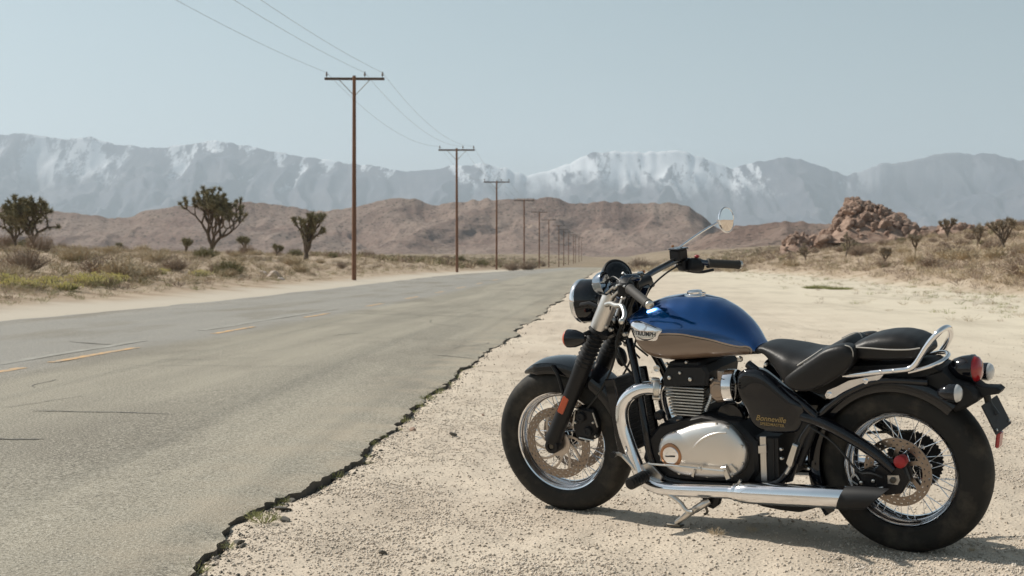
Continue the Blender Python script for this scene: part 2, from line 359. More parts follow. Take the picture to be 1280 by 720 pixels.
M_hill = mat('brown desert hillside', rough=.95, spec=.1); n = N(M_hill); p = n.pos()
c = n.mix(n.mapr(n.noise(p, .012, 6, .65), .38, .64), (.235, .165, .138), (.350, .268, .225))
c = n.mix(n.mapr(n.noise(p, .035, 5, .7), .58, .70, 0, .7), c, (.38, .29, .225))
dots = n.voro(p, .16); c = n.mix(n.mapr(dots, .36, .16, 0, .8), c, (.095, .078, .062)); c = n.mix(n.mapr(n.noise(p, .11, 5, .8), .55, .72, 0, .7), c, (.44, .36, .30)); n.color(c)
n.bump(n.noise(p, .06, 7, .75), 1.0, 9)
HL = [(-80,262),(0,259),(50,263),(87,265),(137,273),(160,271),(188,262),(224,257),(262,256),(300,253),(330,254),(365,259),(400,264),(430,262),(460,254),(485,248),(500,246),(520,250),(540,256),(580,252),(610,249),(650,248),(690,247),(705,252),(720,255),(760,252),(800,254),(845,254),(862,259),(878,270),(890,282),(930,300),(1000,306),(1100,310),(1300,312)]
tag(ridge_range('hills', HL, 1900, 1540, 2700, 7, M_hill, 3, 130, .46, 120., .45, 6.4), kind='structure')
HR = [(760,340),(820,329),(860,308),(890,291),(915,284),(950,280),(980,276),(1010,278),(1045,281),(1100,283),(1160,284),(1230,286),(1300,288)]
tag(ridge_range('low_hills', HR, 760, 520, 1000, -1.0, M_hill, 4, 40, .4, 70., .3, 8.8, 760, 2200), kind='structure')

# ---------------------------------------------------------------- utility poles along the left verge
M_wood = mat('weathered pole wood', rough=.9); n = N(M_wood); p = n.obj()
n.color(n.mix(n.mapr(n.noise(n.scale(p, (9, 9, .5)), 1.0, 4), .3, .7), (.155, .070, .040), (.235, .125, .075)))
M_arm = mat('grey crossarm wood', (.12, .085, .065), .9); M_por = mat('brown porcelain', (.09, .055, .04), .3); M_steel = mat('galvanised steel', (.35, .35, .34), .45, .8)
POLE_H, ARM = 10.35, 3.05
pw = tube(np.array([(0,0,-.6),(0,0,3),(0,0,6.5),(0,0,POLE_H)]), [.118,.112,.100,.086], 14)
me_pole = mesh_of('pole', pw, M_wood)
me_arm = mesh_of('crossarm', box((0, .13, POLE_H-.12), (ARM, .10, .13), None, .01), M_arm)
def brace(s): return tube([(s*.04, .13, POLE_H-.95), (s*.78, .14, POLE_H-.17)], .022, 6)
me_br = [mesh_of('brace', brace(s), M_steel) for s in (-1, 1)]
INS = (-1.42, .52, 1.42)
ins_prof = [(.016,-.02),(.016,.10),(.05,.10),(.062,.14),(.035,.17),(.055,.20),(.035,.23),(.030,.27),(.042,.29),(.0,.30)]
me_ins = [mesh_of('insulator', lathe(ins_prof, (x, .16, POLE_H-.055), (0,0,1), 12), M_por) for x in INS]
me_cap = mesh_of('pole_cap', lathe([(.088,-.01),(.088,.02),(.05,.04),(.0,.045)], (0,0,POLE_H), (0,0,1), 12), M_steel)
POLES = []
sp = 47.5; y_first = 72.5; xp = -13.0
for k in range(-1, 13):
    y = y_first + sp*k if k >= 0 else 1.5; x = xp + .25*math.sin(k*2.3); zb = float(ground_z(x, y))
    if k >= 3: zb -= .0
    o = empty('utility_pole', (x, y, zb), R(3.9 + 2*math.sin(k*1.7)))
    ords = ['first', 'second', 'third', 'fourth', 'fifth', 'sixth', 'seventh', 'eighth', 'ninth', 'tenth', 'eleventh', 'twelfth']
    lab = 'wooden utility pole beside the camera bay, out of the roadside view' if k < 0 else ('tall brown wooden utility pole with crossarm, %s of the roadside row' % ords[min(k, 11)] if k < 6 else 'far thin utility pole at the distant end of the roadside row')
    if k < 0: lab = 'brown wooden utility pole standing before the first pole in view'
    tag(o, lab, 'utility pole', 'utility poles along the left side of the road')
    o.rotation_euler[1] = R(.35*math.sin(k*3.1+.4))
    for nm, me in [('pole', me_pole), ('crossarm', me_arm), ('brace', me_br[0]), ('brace', me_br[1]), ('pole_cap', me_cap)] + [('insulator', q) for q in me_ins]: link(nm, me, o)
    POLES.append(o)
bpy.context.view_layer.update()
M_wire = mat('aluminium wire', (.30, .30, .31), .5, .6)
for wi, wx in enumerate(INS):
    P = []
    for a, b in zip(POLES[:-1], POLES[1:]):
        A = np.array(a.matrix_world @ Vector((wx, .16, POLE_H+.20))); B = np.array(b.matrix_world @ Vector((wx, .16, POLE_H+.20)))
        for t in np.arange(24)/24: q = A+(B-A)*t; q[2] -= 4*.95*t*(1-t); P.append(q)
    P.append(np.array(POLES[-1].matrix_world @ Vector((wx, .16, POLE_H+.20))))
    tag(obj('power_line', tube(P, .007, 5), M_wire), ['sagging wire on the crossarm end farthest from the road', 'sagging wire on the insulator beside the pole tops', 'sagging wire on the crossarm end nearest the road'][wi], 'power line', 'wires strung along the utility poles')

# ---------------------------------------------------------------- Joshua trees
M_bark = mat('shaggy bark', rough=.95); n = N(M_bark); p = n.pos(); n.color(n.mix(n.mapr(n.noise(p, 7, 5, .7), .3, .7), (.075, .055, .040), (.17, .13, .095))); n.bump(n.noise(p, 14, 4), 1, .05)
M_leaf = mat('spiky green leaves', rough=.7); n = N(M_leaf); p = n.pos(); n.color(n.mix(n.mapr(n.noise(p, 3.2, 4), .35, .65), (.165, .145, .078), (.285, .250, .140)))
M_leaf2 = mat('dry brown-green leaves', rough=.8); n = N(M_leaf2); p = n.pos(); n.color(n.mix(n.mapr(n.noise(p, 3.2, 4), .35, .65), (.23, .185, .13), (.35, .285, .205)))
def blades(c, ax, nb, L, wd, rs, spread=1.0, droop=0.0):
    """nb pointed blades leaving point c around direction ax"""
    d = rs.normal(size=(nb, 3)); d /= np.linalg.norm(d, axis=1)[:,None]; d = d*spread + np.asarray(ax)*rs.uniform(.0, 1.1, (nb,1)); d[:,2] -= droop
    d /= np.linalg.norm(d, axis=1)[:,None]; s = np.cross(d, rs.normal(size=(nb,3))); s /= np.linalg.norm(s, axis=1)[:,None]
    l = L*rs.uniform(.6, 1.1, (nb,1)); c = np.asarray(c)+rs.normal(size=(nb,3))*L*.10
    V = np.stack([c+s*wd, c-s*wd, c+d*l], 1).reshape(-1,3); return V
def joshua(base, H, seed, spread=.75, lean=(0,0), label='', nsplit=4, droop=0.0, leafL=.34, tr=.21, first=.22, nb=70, group='Joshua trees in the brush', leaf=None, shag=False):
    rs = np.random.default_rng(seed); G = Geo(); L = []
    def grow(p, d, r, ln, lev):
        pts = [p]; q = p.copy(); dd = unit(d)
        for i in range(4):
            dd = unit(dd + rs.normal(size=3)*.13 + np.array([0,0,.14-droop*(lev >= 2)*.35])); q = q+dd*ln/4; pts.append(q.copy())
        pts = np.array(pts); rr = np.linspace(r, r*.78, len(pts))*(1+rs.uniform(-.1,.15,len(pts)))
        G.add(tube(pts, rr, 8))
        if lev >= 1:
            for i in ((1, 3) if shag and lev >= 2 else ()) if lev < nsplit else (2, 3, 4):
                L.append(blades(pts[i], -dd*.5, nb//3, leafL*.8, .022, rs, .9, .5))
        if lev >= nsplit or (lev >= 2 and rs.random() < .16):
            L.append(blades(q, dd, nb, leafL, .026, rs, .85)); return
        k = 2 if lev else int(rs.integers(3, 5))
        if rs.random() < .3: k += 1
        a0 = rs.uniform(0, 6.28)
        for j in range(k):
            a = a0+j*6.283/k+rs.uniform(-.5,.5); u = unit(np.cross(dd, [.3,.9,.1])); v = np.cross(dd, u); sp = spread*rs.uniform(.6, 1.25)
            grow(q, dd+(u*math.cos(a)+v*math.sin(a))*sp, max(r*.72, .04), ln*rs.uniform(.78,1.08), lev+1)
    grow(np.array([0.,0.,-.15]), np.array([lean[0], lean[1], 1.]), tr*H/5, H*first, 0)
    v, f = G.get(); LV = np.concatenate(L); z = max(LV[:,2].max(), .1); s = H/z; v = v*s; LV = LV*s
    o = empty('joshua_tree', base); tag(o, label, 'joshua tree', group)
    link('trunk', mesh_of('trunk', (v, f), M_bark, 60), o)
    link('crown', fast_mesh('crown', LV, np.arange(len(LV)).reshape(-1,3), leaf or M_leaf), o); return o
def gpt(px, depth):
    q = at(px, depth); return (q[0], q[1], float(ground_z(q[0], q[1]))-.03)
joshua(gpt(262, 98), 5.0, 21, .86, (0,0), 'tall vase-shaped Joshua tree with a full green crown, alone in the brush', 5, 0, .27, .15, .15, 48)
joshua(gpt(382, 108), 3.9, 9, .42, (.10,0), 'sparse short Joshua tree with twisted arms near the first pole', 4, .12, .30, .20, .17, 60, shag=True)
joshua(gpt(40, 92), 3.6, 33, .85, (.15,0), 'broad dark Joshua tree with a drooping arm at the brush edge', 5, .2, .28, .17, .15, 55, shag=True)
joshua(gpt(20, 95), 3.1, 35, .7, (-.1,0), 'second stem of the broad dark tree group, lower and thinner', 4, .15, .28, .17, .17, 50, shag=True)
joshua(gpt(308, 130), 1.9, 41, .5, (0,0), 'small spindly Joshua tree between the vase-shaped and the sparse tree', 2, 0, .34, .3, .3, 60)
joshua(gpt(232, 120), 1.5, 45, .5, (0,0), 'stubby low Joshua tree at the foot of the vase-shaped tree', 2, 0, .34, .3, .3, 60)
joshua(gpt(345, 125), 1.3, 48, .6, (0,0), 'stubby low Joshua tree at the foot of the sparse tree', 2, 0, .34, .3, .3, 60)
joshua(gpt(150, 150), 1.4, 51, .4, (0,0), 'lone single-stemmed young Joshua tree on the open brush flat', 1, 0, .34, .3, .4, 60)
for i, (px, dp, H, lab) in enumerate(((1255, 78, 1.95, 'small forked Joshua tree below the low boulder ridge'), (1222, 96, 1.7, 'thin pale Joshua tree beside the small forked one'), (1145, 105, 1.5, 'bushy low Joshua tree below the boulder hill flank'),
        (1057, 120, 2.3, 'upright narrow Joshua tree in front of the boulder hill'), (1185, 125, 2.0, 'stubby Joshua tree among grey shrubs under the boulder ridge'), (1008, 140, 1.8, 'small dark Joshua tree left of the boulder hill'), (1106, 92, 1.2, 'knee-high Joshua tree in the brush below the boulder hill'))):
    joshua(gpt(px, dp), H, 60+i, .6, (0,0), lab, 2 if H < 1.8 else 3, 0, .25, .22, .28, 40, 'small Joshua trees on the right-hand slope', M_leaf2)

# ---------------------------------------------------------------- boulder outcrops on the right
M_rock = mat('brown weathered rock', rough=.95, spec=.12); n = N(M_rock); p = n.pos()
n.color(n.mix(n.mapr(n.noise(p, .9, 6, .7), .35, .65), (.21, .138, .106), (.43, .31, .245))); n.bump(n.noise(p, 2.2, 6, .7), 1.0, .25)
def boulder_mesh(seed):
    bm = bmesh.new(); bmesh.ops.create_icosphere(bm, subdivisions=2, radius=1.0); rs = np.random.default_rng(seed)
    cut = [(unit(rs.normal(size=3)), rs.uniform(.40, .78)) for _ in range(14)]
    for v in bm.verts:
        c = np.array(v.co)
        for d, l in cut:
            k = c.dot(d)
            if k > l: c = c - d*(k-l)*.97
        v.co = c
    me = bpy.data.meshes.new('boulder'); bm.to_mesh(me); bm.free(); me.materials.append(M_rock); return me
BM = [boulder_mesh(i) for i in range(8)]
def outcrop(px0, px1, depth, prof, nb, seed, label, thick, size):
    """prof: crest rows by pixel column; the pile is thick metres deep"""
    rs = np.random.default_rng(seed); cx, cy = at((px0+px1)/2, depth)[:2]; zb = float(ground_z(cx, cy)); o = empty('rock_outcrop', (cx, cy, zb)); tag(o, label, 'rock outcrop', 'rock outcrops on the right-hand slope')
    ppx = np.array(prof, float); nx_, ny_ = 60, 26; V = []
    us = np.linspace(px0, px1, nx_); tv = np.linspace(-1, 1, ny_)
    def top(u, t):
        h = (HORIZON-np.interp(u, ppx[:,0], ppx[:,1]))/FPX*depth+CAM_H-zb
        return np.maximum(h, .2)*(1-abs(t)**1.7)
    U, Tt = np.meshgrid(us, tv); dd = depth+Tt*thick
    P = np.stack([np.array([at(u, d)[:2] for u, d in zip(U.ravel(), dd.ravel())])[:,0], np.array([at(u, d)[:2] for u, d in zip(U.ravel(), dd.ravel())])[:,1]], 1)
    Z = top(U, Tt)*(1-.30*fbm(U/9, Tt*5, 4, .6, True)) - .4
    core = link('rock_core', sheet((P[:,0]-cx).reshape(U.shape), (P[:,1]-cy).reshape(U.shape), Z, 'rock_core', M_rock), o)
    for i in range(nb):
        u = rs.uniform(px0+2, px1-2); t = -abs(rs.normal())*.42 if rs.random() < .8 else rs.uniform(-.2,.3); t = np.clip(t, -.95, .6)
        s = size*rs.uniform(.5, 1.25)*(1.0 if rs.random() > .30 else 1.9); q = at(u, depth+t*thick); h = float(top(u, t))
        b = link('boulder', BM[int(rs.integers(8))], o); b.location = (q[0]-cx, q[1]-cy, max(h-s*.75, -.2)); b.scale = (s*rs.uniform(.8,1.2), s*rs.uniform(.8,1.2), s*rs.uniform(.7,1.15)); b.rotation_euler = tuple(rs.uniform(0, 6.28, 3))
outcrop(1018, 1172, 205, [(1010,304),(1025,296),(1040,281),(1048,266),(1056,252),(1066,246),(1080,250),(1092,256),(1100,254),(1112,263),(1124,268),(1140,277),(1160,288),(1180,300)], 290, 3, 'tall brown boulder hill rising above the brush on the right', 13, .62)
outcrop(975, 1018, 200, [(972,304),(985,295),(998,287),(1008,292),(1020,302)], 26, 4, 'small rounded knob of brown rock left of the boulder hill', 5, .5)
outcrop(1150, 1262, 180, [(1148,300),(1165,290),(1180,279),(1200,278),(1225,281),(1245,286),(1265,298)], 75, 5, 'low dark boulder ridge right of the boulder hill', 6, .5)
outcrop(1240, 1330, 160, [(1238,300),(1255,290),(1275,284),(1300,286),(1335,302)], 50, 6, 'low boulder ridge furthest along the right-hand slope', 6, .6)

# ---------------------------------------------------------------- brush: shrubs, dry grass, flowers
def clump(seed, nb, H, Rr, wd, base_r=.12, up=.8):
    rs = np.random.default_rng(seed); a = rs.uniform(0, 6.283, nb); rad = Rr*np.sqrt(rs.random(nb)); el = rs.uniform(.45, 1.0, nb)
    root = np.stack([np.cos(a)*rad*base_r*2, np.sin(a)*rad*base_r*2, rs.uniform(0, .08, nb)*H], 1)
    tip = np.stack([np.cos(a)*rad, np.sin(a)*rad, H*el*np.sqrt(np.maximum(.12, 1-(rad/Rr)**2*.75))], 1)+rs.normal(size=(nb,3))*.05*H
    st = root+(tip-root)*rs.uniform(0, .55, (nb,1)); d = tip-st; s = np.cross(d, rs.normal(size=(nb,3))); s /= np.linalg.norm(s, axis=1)[:,None]+1e-9
    V = np.stack([st+s*wd, st-s*wd, tip], 1)
    n2 = nb; j = rs.integers(0, nb, n2); f0 = rs.uniform(.4, 1, (n2,1)); p0 = st[j]+(tip-st)[j]*f0; d2 = rs.normal(size=(n2,3)); d2[:,2] += .5; d2 *= .14*H; s2 = np.cross(d2, rs.normal(size=(n2,3))); s2 /= np.linalg.norm(s2, axis=1)[:,None]+1e-9
    V2 = np.stack([p0+s2*wd, p0-s2*wd, p0+d2], 1); return np.concatenate([V, V2]).reshape(-1, 3)
def veg_mat(name, a, b, sc=1.2):
    m = mat(name, rough=.85, spec=.1); n = N(m); p = n.pos(); n.color(n.mix(n.mapr(n.noise(p, sc, 5, .7), .32, .68), a, b)); return m
M_dry = veg_mat('dry straw brush', (.42, .33, .225), (.58, .49, .355)); M_grey = veg_mat('grey twig brush', (.255, .195, .150), (.40, .315, .245)); M_olive = veg_mat('olive shrub leaf', (.165, .150, .080), (.295, .265, .150)); M_yflow = veg_mat('yellow flowers', (.70, .62, .27), (.85, .80, .45), 5); M_gr = veg_mat('green grass', (.19, .20, .075), (.36, .36, .17), 3)
SH = {'grey': ([fast_mesh('shrub', clump(100+i, 330, .75, .62, .011), np.arange(330*6).reshape(-1,3), M_grey) for i in range(3)], 'grey-brown twiggy shrub in the dry brush', 'desert shrub', 'grey twiggy shrubs'),
      'dry': ([fast_mesh('shrub', clump(110+i, 330, .62, .60, .012), np.arange(330*6).reshape(-1,3), M_dry) for i in range(3)], 'straw-coloured dry shrub in the brush', 'desert shrub', 'straw-coloured shrubs'),
      'olive': ([fast_mesh('shrub', clump(120+i, 380, .70, .60, .014), np.arange(380*6).reshape(-1,3), M_olive) for i in range(2)], 'rounded olive-green shrub in the dry brush', 'desert shrub', 'olive-green shrubs')}
def shrub(kind, x, y, s, rs):
    ms, lab, cat, grp = SH[kind]; o = link('desert_shrub', ms[int(rs.integers(len(ms)))]); o.location = (x, y, float(ground_z(x, y))-.03); o.rotation_euler = (0, 0, rs.uniform(0, 6.28)); o.scale = (s*rs.uniform(.9,1.3), s*rs.uniform(.9,1.3), s*rs.uniform(.8,1.1))
    side = ' beside the poles' if x < 0 else ' on the boulder slope'
    tag(o, lab+side, cat, grp+side); return o
rs = np.random.default_rng(77)
q = gpt(286, 62); o = shrub('olive', q[0], q[1], 1.25, rs); o['label'] = 'large rounded olive shrub at the edge of the sandy left verge'
for i in range(64):
    px = rs.uniform(-20, 430); dp = rs.uniform(44, 150); x, y = at(px, dp)[:2]
    if x > -15.5: continue
    shrub(rs.choice(['grey','dry','grey','olive','dry']), x, y, rs.uniform(.6, 1.5), rs)
for i in range(30):
    px = rs.uniform(440, 720); x, y = at(px, rs.uniform(150, 420))[:2]
    if x > -14.5: continue
    shrub(rs.choice(['grey','olive']), x, y, rs.uniform(1.0, 2.3), rs)
for i in range(110):
    px = rs.uniform(880, 1320); dp = rs.uniform(48, 190); x, y = at(px, dp)[:2]
    if x < 14.5: continue
    shrub(rs.choice(['grey','dry','grey','grey','olive']), x, y, rs.uniform(.6, 1.45), rs)
for px, dp, s in ((800, 260, 3.0), (815, 262, 2.4), (640, 170, 1.9), (660, 190, 2.2), (150, 150, 1.6)):
    x, y = at(px, dp)[:2]; shrub('grey', x, y, s, rs)
# dry grass and low scrub that cover the flats: one mass on each side
def mass(name, fn, count, mats, wts, label, H, wd, nb):
    base = [[clump(200+7*k+j, nb, 1.0, .9, wd) for j in range(4)] for k in range(len(mats))]
    VV, MI = [], []
    for i in range(count):
        x, y = fn(); k = int(rs.choice(len(mats), p=wts)); s = H*rs.uniform(.45, 1.2); a = rs.uniform(0, 6.28); b = base[k][int(rs.integers(4))]
        v = b*np.array([s*1.25, s*1.25, s]); c_, s_ = math.cos(a), math.sin(a); v = np.stack([v[:,0]*c_-v[:,1]*s_+x, v[:,0]*s_+v[:,1]*c_+y, v[:,2]+float(ground_z(x, y))-.02], 1)
        VV.append(v); MI.append(np.full(len(v)//3, k))
    V = np.concatenate(VV); me = fast_mesh(name, V, np.arange(len(V)).reshape(-1,3), mats); me.polygons.foreach_set('material_index', np.concatenate(MI).astype(np.int32))
    return tag(link(name, me), label, 'scrub', kind='stuff')
def left_pt():
    while True:
        x, y = at(rs.uniform(-60, 700) if rs.random() < .72 else rs.uniform(-650, -60), 33*math.exp(rs.uniform(0, 2.3)))[:2]
        if x < -14.2-1.2*rs.random(): return x, y
def right_pt():
    while True:
        x, y = at(rs.uniform(850, 1340) if rs.random() < .66 else rs.uniform(1340, 2100), 42*math.exp(rs.uniform(-.8, 1.9)))[:2]
        if x > 13.2+2.2*rs.random(): return x, y
mass('dry_scrub', left_pt, 7200, [M_dry, M_grey, M_olive], [.60, .25, .15], 'dry straw and olive scrub covering the flat behind the poles', .38, .020, 26)
mass('dry_scrub', right_pt, 8800, [M_dry, M_grey, M_olive], [.44, .48, .08], 'dry brown scrub covering the slope below the boulders', .42, .020, 26)
def farleft_pt():
    while True:
        x, y = at(rs.uniform(380, 735), 140*math.exp(rs.uniform(0, 1.7)))[:2]
        if x < -14.5: return x, y
mass('dry_scrub', farleft_pt, 1300, [M_dry, M_grey, M_olive], [.35, .30, .35], 'distant olive scrub on the plain below the brown hills', .85, .04, 22)
def farright_pt():
    while True:
        x, y = at(rs.uniform(790, 1060), 170*math.exp(rs.uniform(0, 1.15)))[:2]
        if x > 9: return x, y
mass('dry_scrub', farright_pt, 900, [M_dry, M_grey, M_olive], [.35, .50, .15], 'distant brown scrub between the pale sand and the low hills', .85, .04, 22)
def far_pt():
    while True:
        x, y = at(rs.uniform(740, 930), 135*math.exp(rs.uniform(0, 1.4)))[:2]
        if x > 1.5+.02*(400-y)*rs.random() and x < 14: return x, y
mass('dry_scrub', far_pt, 420, [M_dry, M_grey, M_olive], [.45, .45, .10], 'distant brown scrub closing off the pale sand beside the road', .75, .035, 24)
def verge_pt():
    while True:
        x, y = at(rs.uniform(-60, 690), 31*math.exp(rs.uniform(0, 2.0)))[:2]
        if -16 < x < -13.4-.6*rs.random(): return x, y
mass('verge_grass', verge_pt, 700, [M_gr, M_dry, M_olive], [.35, .45, .2], 'low green and straw grass fringe along the left verge', .18, .02, 18)
def sand_edge_pt():
    while True:
        x, y = at(rs.uniform(880, 1330), 26*math.exp(rs.uniform(0, 1.6)))[:2]
        if 5.5+7.5*rs.random()**.5 < x < 14: return x, y
mass('verge_grass', sand_edge_pt, 420, [M_gr, M_dry, M_grey], [.4, .35, .25], 'sparse low grass tufts where the sand meets the right-hand brush', .17, .018, 22)
def flower(px, dp, s, lab):
    q = gpt(px, dp); o = empty('wildflower_clump', q); tag(o, lab, 'wildflowers', 'yellow wildflower clumps on the left verge')
    rs2 = np.random.default_rng(int(px)); V = clump(int(px), 150, .30*s, .55*s, .008); link('foliage', fast_mesh('foliage', V, np.arange(len(V)).reshape(-1,3), M_gr), o)
    nfl = 130; a = rs2.uniform(0, 6.28, nfl); r = .6*s*np.sqrt(rs2.random(nfl)); z = .30*s*np.sqrt(1-.7*(r/.6/s)**2)+rs2.normal(size=nfl)*.03; cpt = np.stack([np.cos(a)*r, np.sin(a)*r, z], 1); k = .040
    V = np.concatenate([np.stack([cpt+[k,0,.01], cpt+[-k*.5,k*.9,0], cpt+[-k*.5,-k*.9,0]], 1).reshape(-1,3), np.stack([cpt+[0,k,.01], cpt+[0,-k,.01], cpt+[0,0,-k*1.4]], 1).reshape(-1,3)]); link('flowers', fast_mesh('flowers', V, np.arange(len(V)).reshape(-1,3), M_yflow), o)['kind'] = 'stuff'
for px, dp, s in ((22, 38, 1.0), (45, 39, .9), (112, 43, 1.0), (132, 44.5, 1.1), (62, 42, .8), (104, 44, 1.1), (124, 45, 1.2), (140, 46.5, 1.0), (5, 40, .9), (200, 56, .8), (250, 58, .9), (84, 40, .8), (178, 52, .7)):
    flower(px, dp, s, 'low clump of yellow wildflowers at the edge of the left verge')
for px, dp, s in ((1022, 58, 1.0), (1050, 56, .8)):
    x, y = at(px, dp)[:2]; V = clump(int(px), 420, .20, .75, .010); o = link('grass_tuft', fast_mesh('grass_tuft', V*s, np.arange(len(V)).reshape(-1,3), M_gr)); o.location = (x, y, float(ground_z(x, y))-.02); tag(o, 'bright green grass patch between pale sand and right-hand brush', 'grass', 'green grass patches at the sand edge')
# pale rocks among the brush
M_pale = mat('pale stone', rough=.9); n = N(M_pale); p = n.pos(); n.color(n.mix(n.mapr(n.noise(p, 4, 5), .3, .7), (.40, .33, .29), (.58, .50, .45))); n.bump(n.noise(p, 9, 5), .8, .03)
def stone(px, dp, s, label, m=M_pale, k=0, grp='pale rocks in the left brush', flat=.7):
    me = BM[k].copy(); me.materials.clear(); me.materials.append(m); q = gpt(px, dp); o = link('stone', me); o.location = (q[0], q[1], q[2]+.03+s*flat*.25); o.scale = (s*1.2, s, s*flat); o.rotation_euler = (.2, .1, px); tag(o, label, 'stone', grp)
stone(341, 66, .42, 'large pale pinkish rock in the brush near the olive shrub', k=1); stone(329, 67, .26, 'smaller pale rock leaning beside the large pinkish rock', k=2); stone(352, 64, .16, 'low pale stone right beside the large pinkish rock', k=3)

# ---------------------------------------------------------------- loose gravel, grass and rubble near the road edge
M_grav = mat('gravel', rough=.9, spec=.2); n = N(M_grav); p = n.pos(); n.color(n.ramp(n.noise(p, 38, 2), [(.28, (.15,.122,.098)), (.42, (.44,.37,.30)), (.70, (.60,.53,.44))]))
def gravel(name, count, fx, smin, smax, m, label):
    oct_ = np.array([(1,0,0),(0,1,0),(-1,0,0),(0,-1,0),(0,0,.8),(0,0,-.8)]); of = np.array([(0,1,4),(1,2,4),(2,3,4),(3,0,4),(1,0,5),(2,1,5),(3,2,5),(0,3,5)])
    x, y = fx(count); z = ground_z(x, y); s = smin*(smax/smin)**(rs.random(count)**2.6); sc = s[:,None,None]*rs.uniform(.55, 1.2, (count,6,1)); a = rs.uniform(0, 6.28, count)
    V = oct_[None]*sc; c_, s_ = np.cos(a)[:,None], np.sin(a)[:,None]; V = np.stack([V[...,0]*c_-V[...,1]*s_, V[...,0]*s_+V[...,1]*c_, V[...,2]], -1)
    V = V+np.stack([x, y, z+s*.25], -1)[:,None]; F = of[None]+6*np.arange(count)[:,None,None]
    return tag(link(name, fast_mesh(name, V.reshape(-1,3), F.reshape(-1,3), m)), label, 'gravel', kind='stuff')
def near_pts(nn):
    y = 4.2*np.exp(rs.random(nn)*1.75); x = edge_x(y)+.03+(rs.random(nn)**1.25)*(2.2+y*.42); return x, y
gravel('gravel', 26000, near_pts, .0020, .011, M_grav, 'small pebbles strewn over the sandy shoulder')
def edge_pts(nn):
    y = 3.8*np.exp(rs.random(nn)*2.3); x = edge_x(y)+.01+abs(rs.normal(size=nn))*.07; return x, y
M_rub = mat('broken asphalt', (.11, .10, .085), .9)
M_fine = mat('pale grit', rough=.95, spec=.15); n = N(M_fine); p = n.pos(); n.color(n.ramp(n.noise(p, 45, 2), [(.30, (.36,.298,.24)), (.44, (.55,.472,.39)), (.70, (.70,.625,.54))]))
def fine_pts(nn):
    y = 4.1*np.exp(rs.random(nn)**1.15*1.25); x = edge_x(y)+.02+rs.random(nn)*(1.2+y*.40); k = (fbm(x*2.0+3, y*1.5, 3)-.52)*9+rs.normal(size=nn)*.9 > 0; j = np.flatnonzero(k); i = np.where(k, np.arange(nn), rs.choice(j, nn)); i = np.where(rs.random(nn) < .25, np.arange(nn), i); return x[i]+rs.normal(size=nn)*.01*(i != np.arange(nn)), y[i]+rs.normal(size=nn)*.01*(i != np.arange(nn))
gravel('grit', 130000, fine_pts, .0020, .0085, M_fine, 'fine pale grit covering the sandy shoulder')
gravel('asphalt_rubble', 1700, edge_pts, .003, .016, M_rub, 'crumbled asphalt bits along the broken road edge')
def slab(px, py, s, k, lab):
    d = ray(px, py); kk = CAM_H/-d[2]; x, y = d[0]*kk, d[1]*kk; me = BM[k].copy(); me.materials.clear(); me.materials.append(M_rub); o = link('asphalt_chunk', me); o.location = (x, y, float(ground_z(x, y))+s*.18); s *= .6; o.scale = (s*1.3, s, s*.4); o.rotation_euler = (.1, .15, px*.7); tag(o, lab, 'asphalt chunk', 'broken asphalt chunks at the road edge')
for i, (px, py, s) in enumerate(((352,640,.075), (366,622,.055), (418,592,.05), (358,652,.045), (470,540,.06), (300,682,.05))):
    slab(px, py, s, i % 8, 'loose dark asphalt chunk lying against the broken road edge')
M_pink = mat('reddish stone', (.36, .24, .18), .9)
for px, py, s, m, lab in ((515,538,.026,M_pink,'reddish pebble on the shoulder near the asphalt edge'), (567,545,.03,M_rub,'dark angular stone alone on the pale shoulder'), (480,692,.02,M_rub,'dark pebble on the shoulder below the dark angular stone'), (604,519,.016,M_pink,'small reddish pebble near the front tyre')):
    d = ray(px, py); kk = CAM_H/-d[2]; me = BM[4].copy(); me.materials.clear(); me.materials.append(m); o = link('stone', me); o.location = (d[0]*kk, d[1]*kk, float(ground_z(d[0]*kk, d[1]*kk))+s*.35); o.scale = (s*1.2, s, s*.8); o.rotation_euler = (.3, .2, px); tag(o, lab, 'stone', 'loose stones on the shoulder')
for i, (px, py, s, lab) in enumerate(((330,655,1.0,'green grass tuft in the broken road edge'), (205,705,.9,'green grass tuft in the broken road edge'), (470,535,.7,'green grass tuft in the broken road edge'), (455,548,.5,'green grass tuft in the broken road edge'), (490,520,.6,'green grass tuft in the broken road edge'), (895,672,.55,'tiny dry grass tuft in the shadow under the motorcycle'), (940,668,.4,'tiny dry grass tuft in the shadow under the motorcycle'), (1215,688,.3,'tiny dry grass tuft behind the rear tyre'))):
    d = ray(px, py); kk = CAM_H/-d[2]; V = clump(300+i, 90, .07, .09, .0016)*s; o = link('grass_tuft', fast_mesh('grass_tuft', V, np.arange(len(V)).reshape(-1,3), M_gr if i < 5 else M_dry)); o.location = (d[0]*kk, d[1]*kk, float(ground_z(d[0]*kk, d[1]*kk))); tag(o, lab, 'grass tuft', 'grass tufts by the road edge' if i < 5 else 'dry tufts by the motorcycle')
for i in range(30):
    y = 4.4+i*.36+rs.uniform(-.2, .2); x = float(edge_x(y))+rs.uniform(.0, .05); V = clump(340+i, 60, .055, .08, .0015)*rs.uniform(.45, 1.15); o = link('grass_tuft', fast_mesh('grass_tuft', V, np.arange(len(V)).reshape(-1,3), M_gr)); o.location = (x, y, float(ground_z(x, y))); tag(o, 'green grass tuft in the broken road edge', 'grass tuft', 'grass tufts by the road edge')

